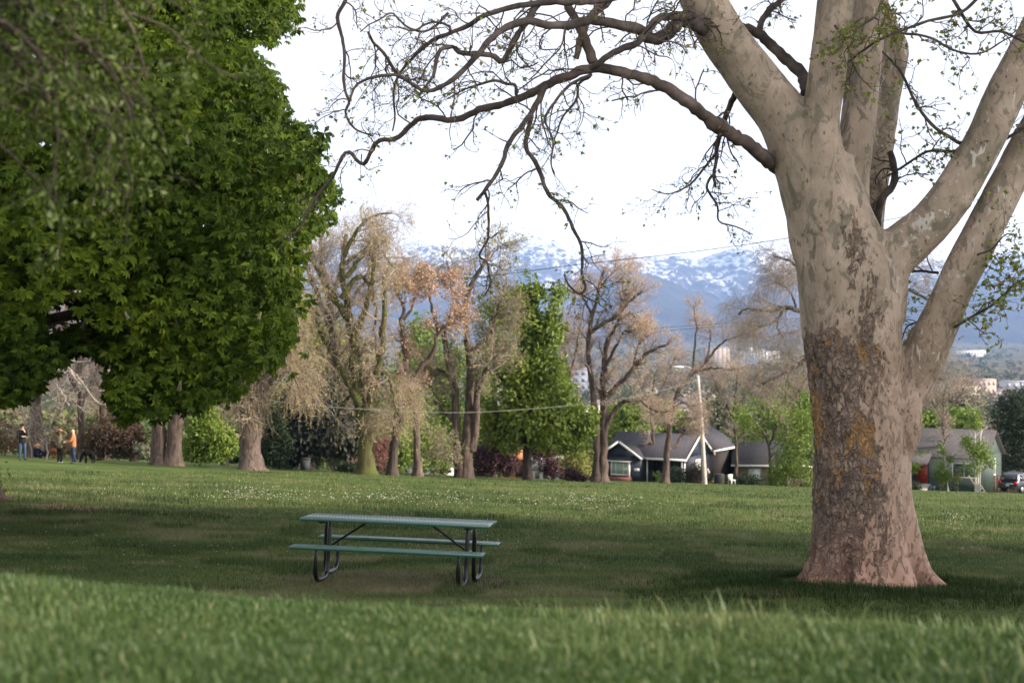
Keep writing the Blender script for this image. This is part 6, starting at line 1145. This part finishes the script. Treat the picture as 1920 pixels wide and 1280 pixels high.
# big soft green trees behind the row (next street)
NG = 'leafy trees on the street beyond the lawn'
for i, (u, v, d, bl, lm, lab, nlf) in enumerate([
 (560,880,118,[(560,700,70,70,0),(520,640,60,60,1),(600,640,60,70,0),(570,570,60,60,0),(540,780,60,60,0)],M['lf_yellow'],'olive leafy tree behind the dark spruce',6000),
 (640,885,122,[(640,760,60,70,0),(680,700,50,60,0),(640,660,50,60,0)],M['lf_sage'],'greyish olive tree behind the weeping tree',4500),
 (750,888,120,[(750,790,50,80,0),(770,720,44,60,0),(800,840,40,46,0),(740,850,40,34,-1),(790,640,44,60,1)],M['lf_spring'],'green tree behind the orange seeded tree',5000),
 (830,892,126,[(830,780,50,70,0),(820,850,44,40,-1),(850,700,40,60,0),(880,830,40,50,0),(910,720,36,60,0)],M['lf_spring'],'green tree behind the multi stem tree',5500),
 (925,894,130,[(925,640,34,44,0),(915,590,30,40,0),(940,690,34,44,0)],M['lf_sage'],'grey green thin tree left of the green maple',1600),
 (1165,905,150,[(1170,800,40,50,0),(1150,850,36,46,0),(1205,830,40,40,0),(1190,780,30,30,0)],M['lf_spring'],'bright green tree behind the left end of the navy house',4200),
 (1250,905,165,[(1245,790,44,40,0),(1215,805,30,34,0),(1280,800,34,30,0)],M['lf_spring'],'bright green tree above the navy house ridge',3400),
 (1345,905,160,[(1350,790,44,44,0),(1385,770,44,40,0),(1330,760,34,34,0)],M['lf_sage'],'grey green tree behind the lamp pole',3000),
 (1450,905,175,[(1450,760,60,44,0),(1500,750,50,50,0),(1410,790,50,50,0)],M['lf_spring'],'spring green tree behind the small dark stemmed tree',4200),
 (1720,905,170,[(1720,795,40,20,0),(1760,790,44,22,0),(1800,790,40,26,0),(1690,790,40,24,0)],M['lf_spring'],'yellow green tree tops above the green house ridge',3600),
 (1780,890,210,[(1770,765,50,34,0),(1820,765,40,40,0),(1730,760,40,34,0)],M['lf_sage'],'brownish green trees above the yellow green tops',3400),
 ]):
    bz_ = None if d < 138 else float(vground(px(u, v, d)[0], d))
    leafy_tree('leafy_tree', lab, (u, v, d), [([(u, v), (u+2, bl[0][1]+20), (u, bl[0][1]-30)], 6, 2.5)], M['bark_dark'], lm, bl, nlf, .34*d/130, seed=150+i, group=NG, gap=.50, fill=.7, droop=0, bz=bz_)
for i, (u, v, d, lab, limbs) in enumerate([
 (1010,900,125,'bare brown tree seen between green maple and peach crowned tree', [([(1060,903),(1065,820),(1062,740),(1066,680)],5,3),([(1063,760),(1045,700),(1040,640),(1055,620)],3,1),([(1064,720),(1080,660),(1085,620)],3,1),([(1063,700),(1060,640),(1066,600)],2.5,1)]),
 (1225,905,170,'wide bare tree behind the navy house chimney', [([(1225,905),(1225,820),(1222,760),(1228,700)],3.5,2),([(1223,770),(1200,720),(1180,680)],2,1),([(1224,760),(1250,710),(1265,670)],2,1)]),
 (1380,905,175,'bare twiggy tree above the rear roof of the navy house', [([(1380,905),(1380,820),(1378,760),(1385,690)],3.5,2),([(1380,790),(1350,740),(1335,700)],2,1),([(1380,770),(1410,720),(1430,690)],2,1)]),
 (1470,905,165,'pinkish bare tree left of the sycamore trunk', [([(1475,905),(1475,820),(1472,760),(1478,700)],3.5,2),([(1474,780),(1445,740),(1425,720)],2,1),([(1474,770),(1505,720),(1520,690)],2,1)]),
 (1770,905,190,'bare brown tree right of the sycamore under the pale limb', [([(1770,905),(1770,820),(1768,770),(1775,720)],3.5,2),([(1770,790),(1740,740),(1725,710)],2,1),([(1770,780),(1800,740),(1815,715)],2,1)]),
 ]):
    e = twig_tree('bare_street_tree', lab, (u, v, d) if d < 138 else (u, v, 137), limbs, M['bark_brown'], M['twig'], M['lf_blossom' if i == 3 else 'lf_peach' if i != 2 else 'lf_tan'], (14, 9, 6), (2.2, 1.3, .8), (.06, .03, 0), seed=170+i, nl=1, ls=(.10,.06), spread=2.5, tstart=.3, group=NG, rtw=.015)

# ------------------------------------------------------------------ valley: wood, houses, towers
def valley_wood():
    g = np.random.default_rng(9); b = MB(); n = 5200
    d = 175*np.exp(np.log(9000/175)*g.random(n)**1.15); u = -200+2320*g.random(n); x = (u-960)/F*d
    ok = vnoise(x/d, np.log(d), 9, 3) > .22
    d, x = d[ok], x[ok]; n = len(d); z = vground(x, d)+.004*d*(vnoise(x, d, .004, 5)-.5)
    H = (5+6*g.random(n))*np.clip(1-.0*d, 0, 1); W = (3.0+3*g.random(n))*np.clip(d/900, .75, 2.2)
    tone = np.clip(.5+.9*(vnoise(x, d, .012, 7)-.5)+.5*(g.random(n)-.5), 0, 1)
    for lo, hi, m in ((0, 700, 150), (700, 2500, 50), (2500, 1e9, 18)):
        s = (d >= lo) & (d < hi); k_ = s.sum(); 
        if not k_: continue
        pi = np.repeat(np.where(s)[0], m); dd = nrm(g.normal(size=(len(pi), 3))); r = .35+.65*g.random(len(pi))**.5
        p = np.stack([x[pi], d[pi], z[pi]+H[pi]*.60], 1)+dd*np.stack([W[pi], W[pi], H[pi]*.48], 1)*r[:, None]*(.7+.6*v3noise(dd*3, 1., 5))[:, None]
        ls = W[pi]*(.30, .5, .85)[(m == 50)+2*(m == 18)]
        b.leaves(p, nrm(g.normal(size=(len(pi), 3))), nrm(dd+.4*g.normal(size=(len(pi), 3))+np.array([0, 0, .4])), ls, ls*.75, np.clip(tone[pi]+.12*g.normal(size=len(pi)), 0, 1), .2)
    mt = leafmat('valley_canopy', (.032,.052,.018), (.060,.088,.026), (.10,.12,.04), (.13,.11,.065), (.17,.125,.095), (.15,.115,.10), trans=.15, rough=.9, spec=.05)
    tag(b.build('valley_wood', mt), 'far off wood of green and brown trees filling the valley', 'wood', kind='stuff')
valley_wood()
g = np.random.default_rng(17); vh = None
mw_ = plain('pale_house_wall', (.50,.47,.43), .8, .1); mr_ = plain('house_roof', (.16,.14,.14), .9, .1)
spots = []
for i in range(46):
    u_ = (1000+500*g.random()) if i < 26 else (1790+140*g.random()) if i < 40 else (880+150*g.random()); d_ = 420+1700*g.random()**1.2; spots.append((u_, d_))
for i, (u_, d_) in enumerate(spots):
    x_ = (u_-960)/F*d_; z_ = float(vground(x_, d_))+.004*d_*(float(vnoise(x_, d_, .004, 5))-.5)
    if vh is None:
        vh = empty('valley_house', (x_, d_, z_), 'small pale gabled house among the valley trees', 'house', 'houses among the valley trees', g.random()*3)
        b = MB(); b.box(-6, 6, -4.5, 4.5, -2, 5.2); b.prism([(-4.5, 5.2), (4.5, 5.2), (0, 7.6)], -6, 6, 0); b.build('wall', mw_, vh, False, True)
        b = MB(); gable_roof(b, -6, 6, -4.5, 4.5, 5.2, 7.7, .5, .3); b.build('roof', mr_, vh, False, True)
        b = MB()
        for xx in (-4, -1, 2.4): b.box(xx, xx+1.6, -4.56, -4.4, 2., 3.8)
        b.build('windows', m_glass, vh, False, True)
    else:
        o = dup(vh, (x_, d_, z_), g.random()*3); o.scale = (.8+.7*g.random(), .8+.4*g.random(), .9+.35*g.random())
def block(name, label, u0, u1, v0, v1, d, wall, floors, bays, dep=14., win=(.05,.06,.07), steps=(), rz=0.):
    """building with real window recess bands; u/v give its width and top/bottom at distance d"""
    w_ = (u1-u0)/F*d; top = (HZ-v0)/F*d; bot = (HZ-v1)/F*d; cx = ((u0+u1)/2-960)/F*d; base = min(float(vground(cx, d))-3, bot)
    e = empty(name, (cx, d, base), label, 'building', None, rz); b = MB(); h_ = top-base
    b.box(-w_/2, w_/2, 0, dep, 0, h_); b.box(-w_/2-.2, w_/2+.2, -.2, dep+.2, h_, h_+.8)
    for (a0, a1, hh) in steps: b.box(-w_/2+w_*a0, -w_/2+w_*a1, 1, dep-1, h_+.8, h_+.8+hh)
    b.build('wall', wall, e, False, True)
    fh = (top-bot)/floors; bw = w_/bays; w0 = None
    for f_ in range(floors):
        for i in range(bays):
            p_ = (-w_/2+bw*(i+.5), -.02, bot-base+fh*(f_+.54))
            if w0 is None:
                wb = MB(); wb.box(-bw*.28, bw*.28, -.1, .1, -fh*.24, fh*.24); w0 = o = wb.build('window', plain(name+'_glass', win, .2, .5), e, False, True)
            else: o = w0.copy(); COL.objects.link(o); o.parent = e
            o.location = p_
    return e
conc = lambda n_, c: plain(n_, c, .8, .15, 0, .12, .2)
block('white_high_rise', 'white stepped high rise beyond the bare trees left of the sycamore', 1391, 1462, 659, 686, 3300, conc('white_concrete', (.50,.49,.48)), 7, 12, 24, (.16,.17,.19), ((.15,.30,9),(.32,.62,4.5)))
block('tan_tower', 'tan slab tower left of the white high rise', 1318, 1368, 652, 690, 3000, conc('tan_concrete', (.34,.28,.24)), 9, 6, 20, (.17,.15,.14))
block('grey_office', 'grey blue office block with white roof bands behind the green maple', 1052, 1112, 694, 745, 1350, conc('office_panels', (.20,.22,.26)), 4, 5, 22, (.07,.09,.13), ((.35,.9,1.6),))
block('red_roof_block', 'brick and white block with red roof seen between the stems', 880, 944, 660, 730, 1500, conc('pale_render', (.50,.45,.41)), 5, 7, 18, (.10,.10,.10), ((.0,.45,2.4),))
block('white_warehouse', 'long white flat building far off right of the pale limb', 1798, 1848, 657, 667, 4700, conc('white_cladding', (.66,.63,.58)), 1, 9, 30, (.30,.29,.28))
block('sand_block', 'sand coloured block above the dark evergreen', 1834, 1868, 712, 740, 1450, conc('sand_render', (.46,.34,.27)), 2, 4, 16, (.30,.22,.18))
block('terrace_building', 'long pale terrace with dark window rows below the sand coloured block', 1768, 1838, 727, 762, 1050, conc('pale_stone', (.46,.41,.36)), 3, 9, 14, (.10,.085,.07))
block('pale_flat_roof', 'pale low roofed building at the right border', 1885, 1960, 716, 730, 1600, conc('pale_grey', (.50,.51,.52)), 1, 6, 20, (.25,.26,.28))
block('white_cottage', 'pale street front seen through the trunks beside the orange seeded tree', 740, 850, 872, 890, 150, conc('cottage_white', (.48,.46,.44)), 1, 7, 8, (.08,.08,.08))
block('white_cottage', 'pale street front seen under the purple plum', 985, 1060, 880, 905, 152, conc('cottage_white', (.48,.46,.44)), 1, 5, 8, (.08,.08,.08))
block('brick_house_front', 'orange brick wall seen through the purple leaves', 938, 985, 862, 905, 156, conc('orange_brick', (.34,.17,.08)), 1, 2, 8, (.08,.06,.05))

# two unseen trees added past the right edge to shade table and near lawn
for (x_, y_, hc, rx, n0, lb) in ((19., 11.5, 10., 6.5, 12000, 'unseen broad tree added for shade beyond the right edge, nearer the viewer'), (26., 17.5, 12.5, 7.2, 15000, 'unseen taller tree added for shade beyond the right edge, farther down the slope')):
    q_ = np.array([x_, y_, float(ground(x_, y_))]); e = empty('added_shade_tree', q_, lb, 'tree')
    b = MB(); b.tubes(cat([q_+np.array([0,0,-.2]), q_+np.array([0,0,2.5]), q_+np.array([.2,0,6]), q_+np.array([.2,.2,hc+3])], 20), np.linspace(.38, .10, 20), 12); b.build('trunk', M['bark_brown'], e, True)
    g = np.random.default_rng(int(x_)); n_ = n0; dd = nrm(g.normal(size=(n_, 3))); p = q_+np.array([0, 0, hc])+dd*np.array([rx, rx, rx*.95])*(g.random(n_)**.4*(.8+.35*v3noise(dd*4, 1., 3)))[:, None]
    p = p[v3noise(p, .8, 5) > .40]; n_ = len(p); b = MB()
    for kk in range(3): b.leaves(p+.25*g.normal(size=(n_, 3)), nrm(g.normal(size=(n_, 3))), g.normal(size=(n_, 3))+np.array([0,0,.6]), .34, .24, g.random(n_), .2)
    b.build('crown', M['lf_green'], e)
